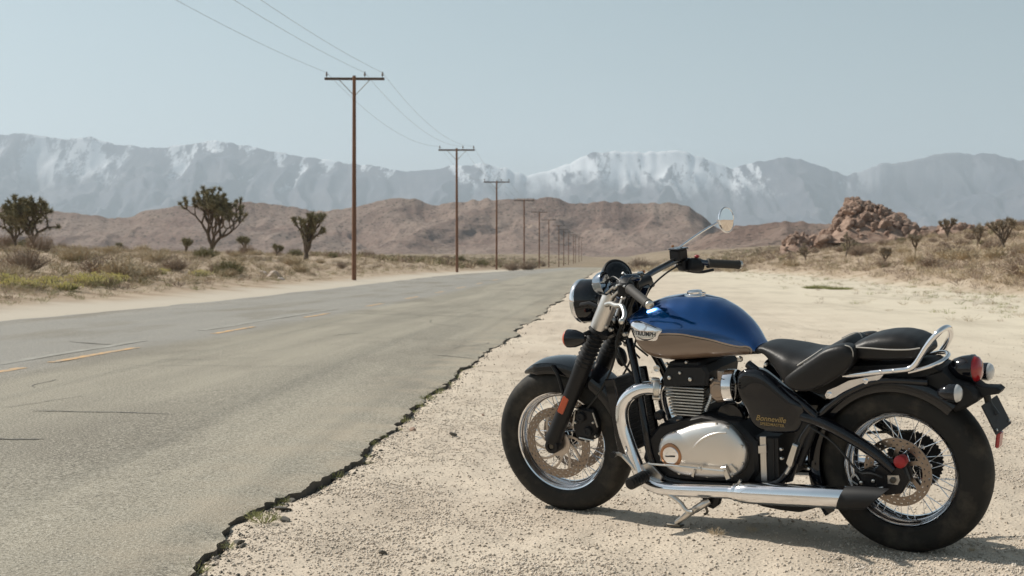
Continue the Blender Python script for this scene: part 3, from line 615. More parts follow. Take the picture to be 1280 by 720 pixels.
# ================================================================ THE MOTORCYCLE
# bike coordinates: x forward from the rear axle, y to its left, z up; it leans on its side stand
LEAN, BYAW, STEER = R(8.5), R(36.0), R(3.4)
c_, s_ = math.cos(CAM_YAW), math.sin(CAM_YAW)
bike = empty('motorcycle', (1.487*c_-5.361*s_, 1.487*s_+5.361*c_, -.010))
bike.rotation_euler = (-LEAN, 0, math.pi-BYAW+CAM_YAW)
tag(bike, 'blue and brown cruiser motorcycle with chrome pipes leaning on its side stand', 'motorcycle')
BR = rotm('Z', math.pi-BYAW+CAM_YAW) @ rotm('X', -LEAN); BT = np.array(bike.location)
WB = 1.51; RAKE = R(25.3); SAX = np.array([-math.sin(RAKE), 0, math.cos(RAKE)]); PIV = np.array([1.46, 0, .32]); SM = rotm(SAX, STEER)
def bp(px, py, y, st=False):
    """point of the bike's plane y (metres from its centre) seen at a pixel"""
    o = BR.T @ (np.array([0, 0, CAM_H])-BT); d = BR.T @ ray(px, py)
    if st: o = SM.T @ (o-PIV)+PIV; d = SM.T @ d
    return o + d*(y-o[1])/d[1]
def prj(P):
    """bike points to pixels (used for the outline of the painted tank panel)"""
    Wd = np.asarray(P) @ BR.T + BT - np.array([0, 0, CAM_H]); c, s = math.cos(CAM_YAW), math.sin(CAM_YAW); x = Wd[:,0]*c+Wd[:,1]*s; y = -Wd[:,0]*s+Wd[:,1]*c; z = Wd[:,2]
    c, s = math.cos(CAM_PITCH), math.sin(CAM_PITCH); d = y*c-z*s; u = y*s+z*c; return np.stack([640+FPX*x/d, 360-FPX*u/d], 1)
def on_ground(px, py):
    d = ray(px, py); P = np.array([0,0,CAM_H])+d*CAM_H/-d[2]; return BR.T @ (P-BT)
def ptsy(L, y, st=False): return np.array([bp(a, b, y, st) for a, b in L])
def steer(g): v, f = g if not isinstance(g, Geo) else g.get(); return (np.asarray(v)-PIV) @ SM.T + PIV, f
def part(name, g, m, parent=None, st=False, sharp=38, label=None):
    if st: g = steer(g)
    o = obj(name, g, m, parent or bike, sharp)
    if label: o['label'] = label
    return o
def plate(out, y0, y1, bev=.003, dome=None):
    """solid whose side outline (x,z) is given, from y0 to y1, chamfered; dome: extra (scale, height) rings on the y1 side"""
    P = np.asarray(out, float); P = P[:, [0, 2]] if P.shape[1] == 3 else P
    A = .5*np.sum(P[:,0]*np.roll(P[:,1],-1)-np.roll(P[:,0],-1)*P[:,1])
    if A < 0: P = P[::-1]
    s = 1 if y1 > y0 else -1; c = P.mean(0); size = np.linalg.norm(P-c, axis=1).mean(); k = 1-min(bev/size, .4)
    ring = lambda sc, y: np.stack([c[0]+(P[:,0]-c[0])*sc, np.full(len(P), y), c[1]+(P[:,1]-c[1])*sc], 1)
    RS = [ring(k, y0), ring(1, y0+s*bev), ring(1, y1-s*bev), ring(k, y1)]
    if dome: RS = RS[:3] + [ring(sc, y1+s*h) for sc, h in dome]
    return rings(RS, True, flip=(s > 0))
def mirror(g): v, f = g; v = np.array(v); v[:,1] *= -1; return v, [q[::-1] for q in f]

M_black = mat('black gloss paint', (.005, .0055, .008), .10, spec=.4, coat=.25); M_satin = mat('satin black metal', (.011, .011, .0125), .40, spec=.28); M_flat = mat('flat black plastic', (.014, .0145, .016), .58, spec=.28)
M_rub_t = mat('tyre rubber', rough=.72, spec=.35); n = N(M_rub_t); p = n.obj(); n.color(n.mix(n.mapr(n.noise(p, 9, 5, .65), .46, .72), (.013, .0125, .0115), (.055, .047, .037))); n.bump(n.noise(p, 160, 3), .25, .002)
M_chrome = mat('chrome', (.82, .82, .84), .07, 1.0); n = N(M_chrome); p = n.obj(); n.ln(n.mapr(n.noise(p, 18, 4), .35, .75, .045, .16), n.b.inputs['Roughness'])
M_silver = mat('cast brushed aluminium', (.68, .655, .63), .40, 1.0); n = N(M_silver); p = n.obj(); n.ln(n.mapr(n.noise(p, 14, 3), .3, .7, .36, .43), n.b.inputs['Roughness'])
M_alu = mat('bare aluminium', (.62, .60, .57), .35, 1.0); M_fin = mat('machined fin edge', (.70, .68, .64), .35, 1.0)
M_disc = mat('brake disc steel', (.27, .225, .19), .34, 1.0); M_carr = mat('disc carrier', (.46, .41, .37), .38, 1.0)
M_cup = mat('smoked chrome', (.34, .38, .43), .14, 1.0); M_dchrome = mat('dark chrome', (.10, .115, .14), .10, 1.0)
M_leath = mat('black leather', rough=.44, spec=.30); n = N(M_leath); p = n.obj(); n.b.inputs['Base Color'].default_value = (.013, .0125, .013, 1); n.bump(n.noise(p, 120, 4, .6), .3, .0025)
M_pipe = mat('pale piping', (.42, .40, .37), .6); M_red = mat('red lens', (.32, .012, .016), .16, coat=.5); M_orange = mat('orange reflector', (.50, .085, .03), .3, coat=.4); M_lens = mat('clear lens', (.62, .62, .62), .18, .2, coat=.6)
M_glass = mat('dark glass', (.006, .007, .009), .10, spec=.4); M_mir = mat('mirror glass', (.88, .88, .88), .02, 1.0); M_tan = mat('tan anodised metal', (.34, .27, .22), .40, .85); M_grip = mat('grip rubber', (.035, .031, .028), .7); M_copper = mat('copper ring', (.42, .22, .12), .35, .9); M_gold = mat('gold transfer', (.30, .215, .09), .5, .4); M_ink = mat('dark ink', (.03, .03, .032), .5); M_redp = mat('red cap', (.34, .014, .018), .45); M_chain = mat('chain steel', (.10, .09, .075), .5, .8); M_line = mat('cable', (.010, .010, .010), .5)

# ---- wheels
def wheel(name, ctr, Rt, wd, rimw, st, lab):
    """tyre, rim, hub and forty spokes round an axle along y"""
    T = lambda g: steer(g) if st else g
    hw = wd/2; rb = .206
    half = [(rb, rimw*.80), (rb+.006, rimw*1.02), (.222, hw*.90), (.232, hw*.955), (.235, hw*.945), (.247, hw*.99), (Rt-.052, hw*1.0), (Rt-.036, hw*.965), (Rt-.022, hw*.86), (Rt-.011, hw*.66), (Rt-.004, hw*.40), (Rt, hw*.12)]
    prof = half + [(r, -y) for r, y in half[::-1]]
    wo = part('wheel', lathe([(.030,-hw*.62),(.036,-hw*.60),(.040,-hw*.5),(.040,-hw*.42),(.026,-hw*.36),(.026,hw*.36),(.040,hw*.42),(.040,hw*.5),(.036,hw*.60),(.030,hw*.62)], ctr, (0,1,0), 28), M_flat, st=st, label=lab)
    tg = Geo(); tg.add(lathe(prof, ctr, (0,1,0), 96, True))
    ty = part('tyre', T(tg.get()), M_rub_t, wo)
    # tread blocks: short angled grooves cut as raised ribs along both shoulders
    rimp = [(.2165, rimw), (.2185, rimw+.004), (.2160, rimw+.007), (.2110, rimw+.004), (.2080, rimw-.004), (.2020, rimw-.009), (.1965, rimw-.016), (.1925, rimw*.42), (.1890, rimw*.20)]
    rimp = rimp + [(r, -y) for r, y in rimp[::-1]] + [(.2060, -rimw*.8), (.2060, rimw*.8)]
    part('rim', T(lathe(rimp, ctr, (0,1,0), 96, True)), M_chrome, wo)
    sp = []
    for sgn in (1, -1):
        for tw in (1, -1):
            a = np.array([.038*math.sin(tw*1.15), sgn*hw*.46, .038*math.cos(tw*1.15)]); b = np.array([0, sgn*rimw*.22, .192]); sp.append(mesh_of('spoke', tube([a, a+(b-a)*.5, b], .0017, 6), M_chrome))
    Ro = Matrix([list(q) for q in SM]).to_4x4() if st else Matrix.Identity(4)
    C = Vector(ctr) if not st else Vector(steer((np.array([ctr]), []))[0][0])
    for k in range(40):
        o = link('spoke', sp[k % 4], wo); o.matrix_local = Matrix.Translation(C) @ Ro @ Matrix.Rotation(2*math.pi*(k//4)/10+.157*(k % 4), 4, 'Y')
    return wo
RC, FC = np.array([0, 0, .323]), np.array([WB, 0, .320])
rw = wheel('wheel', RC, .323, .152, .052, False, 'rear wire-spoke wheel with chrome rim')
fw = wheel('wheel', FC, .320, .132, .043, True, 'front wire-spoke wheel with chrome rim')
def disc(ctr, y, r0, r1, nh, rows, th=.005):
    """flat ring with real drilled holes: polar cells left out"""
    na = nh*6; rr = [r0]
    for k in range(rows):
        m = r0+(r1-r0)*(k+.6)/(rows+.25); rr += [m-.0026, m+.0026]
    rr.append(r1); a = np.arange(na)/na*2*np.pi; V = []; F = []
    for s in (0, 1):
        for r in rr: V.append(np.stack([ctr[0]+r*np.cos(a), np.full(na, y+th*s), ctr[2]+r*np.sin(a)], 1))
    nr = len(rr); idx = lambda s, i, j: s*nr*na+i*na+j % na; hole = lambda i, j: i % 2 == 1 and (j+3*(i//2)) % 6 < 2
    for i in range(nr-1):
        for j in range(na):
            if hole(i, j):
                for (p, q) in (((i,j),(i,j+1)), ((i,j+1),(i+1,j+1)), ((i+1,j+1),(i+1,j)), ((i+1,j),(i,j))): F.append((idx(0,*p), idx(0,*q), idx(1,*q), idx(1,*p)))
            else:
                F.append((idx(1,i,j), idx(1,i+1,j), idx(1,i+1,j+1), idx(1,i,j+1))); F.append((idx(0,i,j), idx(0,i,j+1), idx(0,i+1,j+1), idx(0,i+1,j)))
    for i in (0, nr-1):
        for j in range(na): F.append((idx(0,i,j), idx(0,i,j+1), idx(1,i,j+1), idx(1,i,j)))
    return np.concatenate(V), F
def swirl(ctr, y, r0, r1, tw, wd, a0, th=.005):
    t = np.linspace(0, 1, 8); r = r0+(r1-r0)*t; a = a0+tw*t**.9; hw = wd*(1+.5*(2*t-1)**2)/2
    L = np.stack([r*np.cos(a)-hw*np.sin(a), r*np.sin(a)+hw*np.cos(a)], 1); Q = np.stack([r*np.cos(a)+hw*np.sin(a), r*np.sin(a)-hw*np.cos(a)], 1)
    return plate(np.concatenate([L, Q[::-1]])+np.array([ctr[0], ctr[2]]), y, y+th, .0008)
for s in (1, -1):
    y = .068 if s > 0 else -.073
    d = part('brake_disc', disc(FC, y, .118, .155, 30, 3), M_disc, fw, True)
    for k in range(10): part('disc_arm', swirl(FC, y+.0012, .050, .121, .62, .012, k*.6283, .0026), M_carr, d, True) if s > 0 or k % 2 == 0 else None
    part('disc_centre', lathe([(.034,-.003),(.056,-.003),(.058,.0),(.058,.006),(.052,.009),(.034,.009)], (FC[0], y, FC[2]), (0,1,0), 30), M_carr, d, True)
d = part('brake_disc', disc(RC, .080, .094, .128, 28, 2), M_disc, rw)
for k in range(6): part('disc_arm', swirl(RC, .0812, .045, .097, .35, .017, k*1.0472+.3, .003), M_disc, d)
part('disc_centre', lathe([(.030,-.004),(.052,-.004),(.055,.0),(.055,.006),(.040,.012),(.030,.012)], (0, .080, RC[2]), (0,1,0), 30), M_satin, d)
a = np.arange(88)/88*2*np.pi; rr = np.where(np.arange(88) % 2 == 0, .112, .105)
sprk = part('sprocket', plate(np.stack([rr*np.cos(a), RC[2]+rr*np.sin(a)], 1), -.098, -.090, .001), M_satin, rw)
for k in range(5): part('bolt', lathe([(.010,0),(.010,.006),(.004,.008)], (.062*math.cos(k*1.2566+.9), -.090, RC[2]+.062*math.sin(k*1.2566+.9)), (0,1,0), 10), M_chrome, sprk)
# chain: links round the sprocket top and bottom runs
lk = mesh_of('chain_link', box((0,0,0), (.0135,.015,.009), None, .002), M_chain)
ch = part('chain', tube([(.60,-.094,RC[2]+.045),(.0,-.094,RC[2]+.108)], .0028, 6), M_chain)
def run(A, B):
    A, B = np.array(A), np.array(B); L = np.linalg.norm(B-A); k = int(L/.0158)
    for i in range(k): o = link('chain_link', lk, ch); o.location = A+(B-A)*i/k; o.rotation_euler = (0, -math.atan2(B[2]-A[2], B[0]-A[0]), 0)
run((.0,-.094,RC[2]+.111), (.60,-.094,RC[2]+.048)); run((.0,-.094,RC[2]-.111), (.60,-.094,RC[2]-.040))

# ---- swing arm and rear axle
def both(name, fn, m, sharp=38):
    for s in (1, -1): part(name, fn(s), m, sharp=sharp)
sa = ptsy([(1003,520),(1030,529),(1060,545),(1092,565),(1118,588)], .128)
part('swing_arm', tube(catmull(sa, 5), np.interp(np.linspace(0,1,21), [0,.5,1], [.024,.023,.020]), 14), M_black)
part('swing_arm', mirror(tube(catmull(sa, 5), .022, 14)), M_black)
low = np.array([(.06,.120,.300),(.20,.128,.300),(.40,.132,.318),(.55,.125,.345)])
ab = part('axle_block', plate(ptsy([(1095,585),(1112,573),(1132,583),(1138,600),(1128,616),(1108,618),(1096,607)], .112), .098, .128, .006), M_satin)
part('axle_plate', plate(ptsy([(1109.5,594),(1123.5,594),(1125,600),(1122.5,606),(1110,604.5)], .130), .126, .133, .001), M_alu, ab)
part('axle_nut', lathe([(.012,0),(.012,.008),(.008,.011),(.004,.011)], bp(1116.5, 600, .133), (0,1,0), 6), M_chain, ab)
part('axle_cap', lathe([(.020,-.03),(.0225,-.012),(.0235,.0),(.0225,.009),(.018,.013),(.0,.015)], bp(1125.5, 577, .135), (0,1,0), 24), M_redp, label='round red cap above the rear axle')
part('rear_axle', tube([(0,-.145,RC[2]),(0,.125,RC[2])], .011, 14), M_chain)
cal = part('rear_caliper', plate(ptsy([(1067,598),(1072,590),(1085,585),(1100,590),(1106,600),(1100,612),(1084,617),(1070,612)], .10), .072, .118, .008), M_satin)
for px, py in ((1077,603), (1092,601)): part('bolt', lathe([(.007,0),(.007,.006),(.003,.008)], bp(px, py, .118), (0,1,0), 8), M_alu, cal)
part('brake_hose', tube(catmull(ptsy([(1072,606),(1064,600),(1066,594),(1070,594),(1074,600)], .125), 6), .0032, 7), M_alu)
part('brake_hose', tube(catmull(ptsy([(1104,597),(1090,592),(1074,590),(1058,572),(1040,552),(1012,533)], .146), 6), .0045, 8), M_line)
part('brake_pedal_rod', tube(ptsy([(1086,613),(1104,609)], .135), .004, 8), M_alu)

# ---- fenders
def fender(ctr, Rr, hw, a0, a1, m, depth, st=False, thick=.004, tip=0.0, label=None):
    an = np.linspace(a0, a1, 44); prof = [(hw, -depth), (hw*.985, -depth*.45), (hw*.90, -depth*.15), (hw*.70, -.004), (hw*.35, 0)]
    prof = prof + [(0, .001)] + [(-y, d) for y, d in prof[::-1]]; RS = []
    inner = [(y*.97, d-thick) for y, d in prof[::-1]]
    for i, t in enumerate(an):
        e = min(1, .25+.75*min(i/6, 1)) if tip else 1.0; dz = tip*(1-e)
        RS.append(np.array([(ctr[0]+math.cos(t)*(Rr+d*e-dz*.5), y*(e**.6), ctr[2]+math.sin(t)*(Rr+d*e-dz*.5)) for y, d in prof+inner]))
    return part('fender', rings(RS), m, st=st, sharp=50, label=label)
rf = fender(RC, .360, .098, R(131), R(-34), M_black, .055, label='black rear fender over the rear tyre')
ff = fender(FC, .360, .086, R(62), R(172), M_black, .050, True, tip=.05, label='dark front fender with a lipped leading edge')
both('fender_stay', lambda s: steer(tube(catmull([(1.49, s*.092, .665), (1.46, s*.098, .62), (1.44, s*.105, .545)], 4), .008, 8)), M_satin)

# ---- fork, yokes, headlamp
fa, fb = bp(770, 357, .105, True), bp(690, 553, .105, True); fd = unit(fb-fa); FL = np.linalg.norm(fb-fa)
def fork(s):
    P = lambda t: np.array([fa[0]+fd[0]*FL*t, s*.105, fa[2]+fd[2]*FL*t]); ax = np.array([fd[0], 0, fd[2]]); nm = lambda t: P(t)
    lower = part('fork_leg', lathe([(.026,0),(.036,.004),(.037,.02),(.034,.05),(.033,.20),(.036,.34),(.038,.40),(.034,.44),(.026,.46)], P(.995)+np.array([0,0,0]), -ax, 26), M_satin, st=True)
    z0 = P(.50); pr = [(.030,0)]
    for k in range(9): pr += [(.031, k*.0205+.003), (.040, k*.0205+.010), (.031, k*.0205+.018)]
    part('fork_gaiter', lathe(pr+[(.030,.19)], z0, -ax, 26), M_flat, st=True)
    part('fork_cover', lathe([(.030,0),(.037,.004),(.0375,.03),(.0375,.165),(.035,.178),(.030,.18)], P(.262), -ax, 28), M_silver, st=True)
    part('fork_cap', lathe([(.025,-.03),(.030,-.02),(.030,.015),(.026,.024),(.012,.026),(0,.026)], P(.035), -ax, 24), M_chrome, st=True)
    part('axle_clamp', lathe([(.010,-.035),(.030,-.034),(.033,-.02),(.033,.02),(.030,.027),(.016,.029),(.014,.022),(.0,.021)], (FC[0], s*.105, FC[2]), (0, s, 0), 24), M_satin, lower, True)
    rfl = P(.745)+np.array([0, s*.031, 0]); q = np.stack([fd*1.0, np.array([0,1,0]), np.cross(fd, [0,1,0])], 1)
    part('fork_reflector', box(rfl+np.array([.004,0,.002]), (.082, .010, .030), q, .006), M_orange, lower, True)
for s in (1, -1): fork(s)
part('front_axle', tube([(WB,-.13,.32),(WB,.13,.32)], .011, 14), M_chain, st=True)
ysl = ptsy([(737,420),(748,400),(790,408),(786,428)], 0, True)
mid = lambda t: np.array([fa[0]+fd[0]*FL*t, 0, fa[2]+fd[2]*FL*t]); q = np.stack([np.array([0,1,0]), np.cross([0,1,0], -fd), -fd], 1)
part('lower_yoke', box(mid(.285)+np.array([-.02,0,0]), (.27, .085, .045), q, .014), M_satin, st=True)
part('upper_yoke', box(mid(.03)+np.array([-.025,0,.0]), (.27, .095, .032), q, .012), M_satin, st=True)
part('steering_head', tube([mid(.0)+np.array([-.065,0,-.01]), mid(.34)+np.array([-.065,0,0])], .036, 18), M_black)
hl = bp(737, 376, 0, True); had = unit([1, 0, -.04])
hb = part('headlamp', lathe([(.0,-.105),(.030,-.104),(.058,-.092),(.078,-.068),(.0895,-.030),(.0915,.0),(.0915,.026)], hl, had, 40), M_black, st=True)
part('headlamp_rim', lathe([(.0905,.022),(.0935,.024),(.0945,.030),(.0925,.040),(.0870,.047),(.0820,.044),(.0840,.036)], hl, had, 44), M_chrome, hb, True)
part('headlamp_lens', lathe([(.085,.036),(.080,.046),(.055,.060),(.025,.067),(.0,.068)], hl, had, 40), M_lens, hb, True)
both('headlamp_bracket', lambda s: steer(tube([hl+np.array([-.01, s*.090, 0]), hl+np.array([-.06, s*.105, .01]), mid(.15)+np.array([0, s*.105, 0])], .010, 8)), M_satin)
# instrument
gc = bp(770, 345, 0, True); gx = unit([-.74, .46, .40])
gh = part('instrument', lathe([(.0,-.075),(.030,-.072),(.050,-.052),(.061,-.022),(.064,.0),(.0645,.010)], gc, gx, 36), M_black, st=True)
part('instrument_bezel', lathe([(.0635,.006),(.067,.009),(.068,.016),(.064,.021),(.058,.019),(.058,.014)], gc, gx, 40), M_satin, gh, True)
part('instrument_glass', lathe([(.062,.012),(.059,.020),(.050,.029),(.034,.036),(.016,.039),(.0,.0395)], gc, gx, 36), M_glass, gh, True)
mc = bp(756, 354, .17, True); mx = unit([-.35, .85, .35])
gm = part('instrument_cup', lathe([(.0,-.052),(.018,-.050),(.034,-.040),(.045,-.022),(.050,.0),(.048,.003),(.042,-.010),(.02,-.030),(.0,-.034)], mc, unit([-.92,-.10,.12]), 32), M_cup, st=True, label='small chrome cup beside the instrument')
part('cup_bracket', tube([mc+np.array([-.01,0,-.03]), mc+np.array([-.03,-.05,-.07])], .007, 8), M_chrome, gm, True)
# handlebar, grips, controls
hb0 = bp(800, 354, 0, True)
RB = np.array([hb0+np.array([0,.0,0]), bp(812,343,-.08,True), bp(830,333,-.155,True), bp(848,325,-.215,True), bp(862,326,-.245,True), bp(887,329,-.27,True), bp(927,331,-.385,True)])
lb_end, lb_in = bp(812,381.5,.385,True), bp(787,361,.265,True)
LB = np.array([hb0, hb0+np.array([-.02,.075,.018]), hb0+np.array([-.075,.155,.050]), lb_in+np.array([.055,-.055,.030]), lb_in, lb_end])
bar = part('handlebar', tube(np.concatenate([catmull(RB[::-1], 6), catmull(LB, 6)[1:]]), .0125, 14), M_dchrome, st=True)
def grip(a, b, name):
    a, b = np.array(a), np.array(b); d = unit(b-a); L = np.linalg.norm(b-a); pr = [(.013,0),(.0205,.002),(.021,.008)]
    for k in range(1, 9): pr += [(.0175, L*k/10), (.0182, L*k/10+.004)]
    g = part('grip', lathe(pr+[(.019,L*.86),(.0195,L*.92),(.013,L*.925)], a, d, 20), M_grip, bar, True)
    part('bar_end', lathe([(.012,L*.915),(.0155,L*.92),(.0170,L*.935),(.0170,L*.985),(.014,L),(.006,L+.002),(.005,L-.003),(.0,L-.003)], a, d, 20), M_alu, g, True)
grip(bp(884,329,-.262,True), RB[-1], 'grip'); grip(lb_in, lb_end+unit(lb_end-lb_in)*.006, 'grip')
def ctrl(name, px, py, y, size, m, rz=0.0, bev=.006, par=None): return part(name, box(bp(px, py, y, True), size, rotm('Z', rz), bev), m, par or bike, True)
mcyl = ctrl('brake_reservoir', 848, 318, -.215, (.060, .055, .046), M_satin, -.3)
part('reservoir_lid', box(bp(848, 311, -.215, True), (.066, .060, .008), rotm('Z', -.3), .003), M_black, mcyl, True)
part('reservoir_bolt', lathe([(.006,0),(.006,.008),(.0,.010)], bp(841, 309, -.215, True), (0,0,1), 8), M_copper, mcyl, True)
sw = part('switch_block', lathe([(.018,-.034),(.026,-.030),(.029,-.012),(.029,.018),(.024,.032),(.018,.034)], bp(869, 331, -.245, True), unit(RB[-1]-RB[-2]), 18), M_flat, st=True)
part('kill_switch', box(bp(871, 320.5, -.245, True), (.020, .018, .012), None, .004), M_redp, sw, True, label='red engine stop switch')
ctrl('switch_block', 855, 331, -.232, (.046, .040, .050), M_satin, -.4)
part('brake_lever', tube(catmull([bp(852,331,-.23,True)+np.array([.03,0,0]), bp(868,337,-.27,True)+np.array([.05,0,0]), bp(890,340,-.34,True)+np.array([.055,0,0]), bp(905,337,-.40,True)+np.array([.05,0,0])], 5), .0065, 8), M_satin, st=True)
# clutch side
cl = ctrl('clutch_perch', 781, 361, .245, (.050, .046, .050), M_satin, .3)
part('switch_block', lathe([(.018,-.036),(.027,-.032),(.030,-.010),(.030,.014),(.025,.030),(.018,.034)], bp(782, 357, .225, True), unit(lb_end-lb_in), 18), M_flat, st=True)
LV = [bp(758,381,.250,True), bp(764,379.5,.275,True), bp(770,382,.315,True), bp(777,382.5,.345,True), bp(780.5,391,.372,True), bp(780,397,.390,True), bp(777,401.5,.402,True)]
lev = part('clutch_lever', tube(catmull(LV, 5), [.0105]*12+[.0095]*10+[.0085]*9, 10), M_alu, st=True)
part('lever_ball', lathe([(.0,-.012),(.007,-.0105),(.0115,-.004),(.0115,.004),(.007,.0105),(.0,.012)], LV[-1], (0,0,1), 14), M_alu, lev, True)
# mirror
ma, mb = bp(847,311,-.205,True), bp(898,277,-.395,True)
mi = part('mirror', tube(catmull([ma, ma+(mb-ma)*.5+np.array([0,0,.004]), mb], 5), .0048, 10), M_chrome, st=True)
mcn = bp(907, 275, -.410, True); mn = unit([-.93, .16, .06])
part('mirror_shell', lathe([(.0,-.026),(.012,-.025),(.030,-.019),(.046,-.008),(.0545,.0),(.0555,.005),(.052,.008),(.0495,.006)], mcn, mn, 36), M_chrome, mi, True)
part('mirror_glass', lathe([(.0515,.0035),(.050,.0062),(.0,.0072)], mcn, mn, 36), M_mir, mi, True)
part('mirror_joint', lathe([(.0,-.010),(.008,-.006),(.009,0),(.008,.006),(.0,.010)], mb, (0,0,1), 12), M_chrome, mi, True)
# front indicators
def bullet(c, ax, m_l, r=.036, L=.075, st=False, name='indicator'):
    ax = unit(ax); g = part(name, lathe([(.0,-L),(.012,-L*.97),(.026,-L*.72),(r*.95,-L*.35),(r,-L*.05),(r,.006)], c, ax, 26), M_black, st=st)
    part('lens', lathe([(r*.97,.0),(r*.97,.008),(r*.80,.017),(r*.45,.023),(.0,.025)], c, ax, 26), m_l, g, st); return g
for s in (1, -1):
    c = bp(712, 423, .20, True); c = np.array([c[0], s*.20, c[2]]); g = bullet(c, (1,0,0), M_orange, .038, .078, True)
    part('stalk', tube([c+np.array([-.035,0,.004]), np.array([c[0]-.055, s*.12, c[2]+.012]), np.array([mid(.28)[0], s*.10, mid(.28)[2]])], .009, 10), M_satin, g, True)
# front calipers
for s in (1, -1):
    P = ptsy([(716,515),(724,508),(741,512),(748,528),(746,548),(735,553),(722,550),(717,535)], .09, True)
    g = plate(P, .048, .098, .010); g = g if s > 0 else mirror(g); cp = part('front_caliper', g, M_satin, st=True)
    for px, py in ((727,521), (736,539)):
        c = bp(px, py, .098, True); part('caliper_piston', lathe([(.021,-.006),(.021,.010),(.018,.015),(.010,.016),(.008,.012),(.0,.012)], (c[0], s*c[1], c[2]), (0,s,0), 20), M_flat, cp, True)
    for px, py in ((720,528), (733,551), (716,540), (742,528), (722,511), (745,545)):
        c = bp(px, py, .100, True); part('bolt', lathe([(.0065,-.004),(.0065,.006),(.004,.009),(.0,.009)], (c[0], s*c[1], c[2]), (0,s,0), 8), M_alu, cp, True)
    for a_, b_ in (((719,514),(716,532)), ((741,516),(747,534)), ((724,547),(742,551))):
        A2, B2 = bp(*a_, .103, True), bp(*b_, .103, True); part('caliper_pipe', tube([(A2[0], s*A2[1], A2[2]), (B2[0], s*B2[1], B2[2])], .0035, 7), M_alu, cp, True)
part('brake_hose', tube(catmull(ptsy([(733,512),(748,492),(764,462),(772,430),(778,400),(785,372)], .085, True), 6), .0045, 8), M_line, st=True)
part('brake_hose', mirror(tube(catmull(ptsy([(733,512),(748,492),(764,462),(772,430),(778,400)], .085, True), 6), .0045, 8)), M_line, st=True)

# ---- frame
def fr(name, L, y, r, m=M_black, sym=True, k=5):
    P = np.array([bp(q[0], q[1], q[2] if len(q) > 2 else y) for q in L]); g = tube(catmull(P, k), r, 12); part(name, g, m)
    if sym: part(name, mirror(g), m)
fr('frame_tube', [(786,424,.05),(796,470,.10),(806,530,.14),(816,578,.15),(836,600,.15),(900,606,.15),(962,606,.145),(985,590,.14),(1005,545,.13),(1022,522,.125)], .1, .017)
fr('frame_tube', [(935,455,.10),(960,474,.115),(997,500,.125),(1022,522,.13)], .1, .016)
fr('frame_tube', [(1022,522,.12),(1040,505,.118),(1062,490,.115),(1100,476,.11),(1160,478,.09)], .1, .013)
fr('frame_tube', [(1022,524,.13),(1013,548,.13),(1000,580,.135)], .1, .014, M_satin)
both('peg_bracket', lambda s: (lambda g: g if s > 0 else mirror(g))(plate(ptsy([(1002,518),(1022,516),(1020,535),(1003,560),(990,602),(982,604),(985,575)], .14), .130, .140, .003)), M_satin)
def mount(s):
    P = ptsy([(984.5,578),(993,553),(999.5,556),(992,582),(989,584)], .155); g = plate(P, .142, .172, .004); return g if s > 0 else mirror(g)
both('pillion_peg', mount, M_alu)
both('pillion_peg_tip', lambda s: tube(np.array([(q[0], s*q[1], q[2]) for q in ptsy([(990,580),(983,592)], .158)]), .008, 10), M_alu)
# ---- radiator
ra, rb_ = bp(794, 468, 0), bp(812, 560, 0)
rdx = unit(rb_-ra); q = np.stack([np.array([0,1,0]), np.cross([0,1,0], rdx), rdx], 1); rc = (ra+rb_)/2+np.array([.045,0,0])
rad = part('radiator', box(rc, (.25, .035, np.linalg.norm(rb_-ra)), q, .006), M_flat)
for k in range(16):
    part('radiator_fin', box(rc+rdx*((k-7.5)*.0185)+np.cross([0,1,0], rdx)*.018, (.22, .004, .003), q, .0008), M_satin, rad)
both('radiator_cowl', lambda s: (lambda g: (g[0]+np.array([0, s*.129, 0]), g[1]))(box(rc, (.012, .05, np.linalg.norm(rb_-ra)*1.04), q, .004)), M_black)

# ---- engine
eng = part('crankcase', plate(ptsy([(806,572),(812,548),(826,530),(880,518),(925,527),(948,552),(950,588),(940,604),(900,611),(850,609),(818,598)], .13), -.150, .150, .012), M_satin)
part('sump', plate(ptsy([(815,598),(840,603),(905,606),(940,600),(925,622),(850,620),(826,612)], .08), -.10, .10, .012), M_satin)
cov_px = [(822.5,567),(822.5,558),(826,549),(832,543),(840,540),(851.7,536.7),(866,531.5),(885,528.3),(897.5,528.3),(906,531),(912,533.5),(922.5,545),(929.8,557.5),(932,568),(930.8,580),(926.7,589),(918,596),(905.8,598),(885,598),(864,596),(847.5,593),(833,585),(825,575)]
cov = catmull(ptsy(cov_px, .178), 3, True)
cv = part('side_cover', plate(cov, .140, .172, .003, [(.992,.001),(.975,.006),(.93,.012),(.82,.020),(.62,.0265),(.40,.030),(.18,.0318)]), M_silver, sharp=60, label='brushed silver engine side cover')
cn = cov.mean(0)
for k in range(0, len(cov), 6):
    q_ = cov[k]; d = unit(q_-cn); c = q_-d*.010; part('cover_bolt', lathe([(.0075,-.004),(.0075,.006),(.006,.0085),(.003,.0085),(.0028,.006),(.0,.006)], (c[0], .1745, c[2]), (0,1,0), 10), M_alu, cv)
bd = bp(839, 569, .1985); 
bdg = part('engine_badge', lathe([(.050,-.024),(.049,-.002),(.0465,.006),(.040,.008),(.037,.005)], bd, (0,1,0), 36), M_copper, cv, label='round copper-ringed badge on the engine cover')
part('badge_face', lathe([(.0375,-.02),(.0372,.004),(.034,.0075),(.012,.0085),(.0,.0088)], bd, (0,1,0), 36), M_chrome, cv)
part('badge_bar', box(bd+np.array([0,.0088,-.002]), (.044,.003,.007), rotm('Y', .05), .001), M_ink, cv)
sc_ = ptsy([(868,549),(890,541),(907,540),(895,546),(878,552),(872,560)], .205)
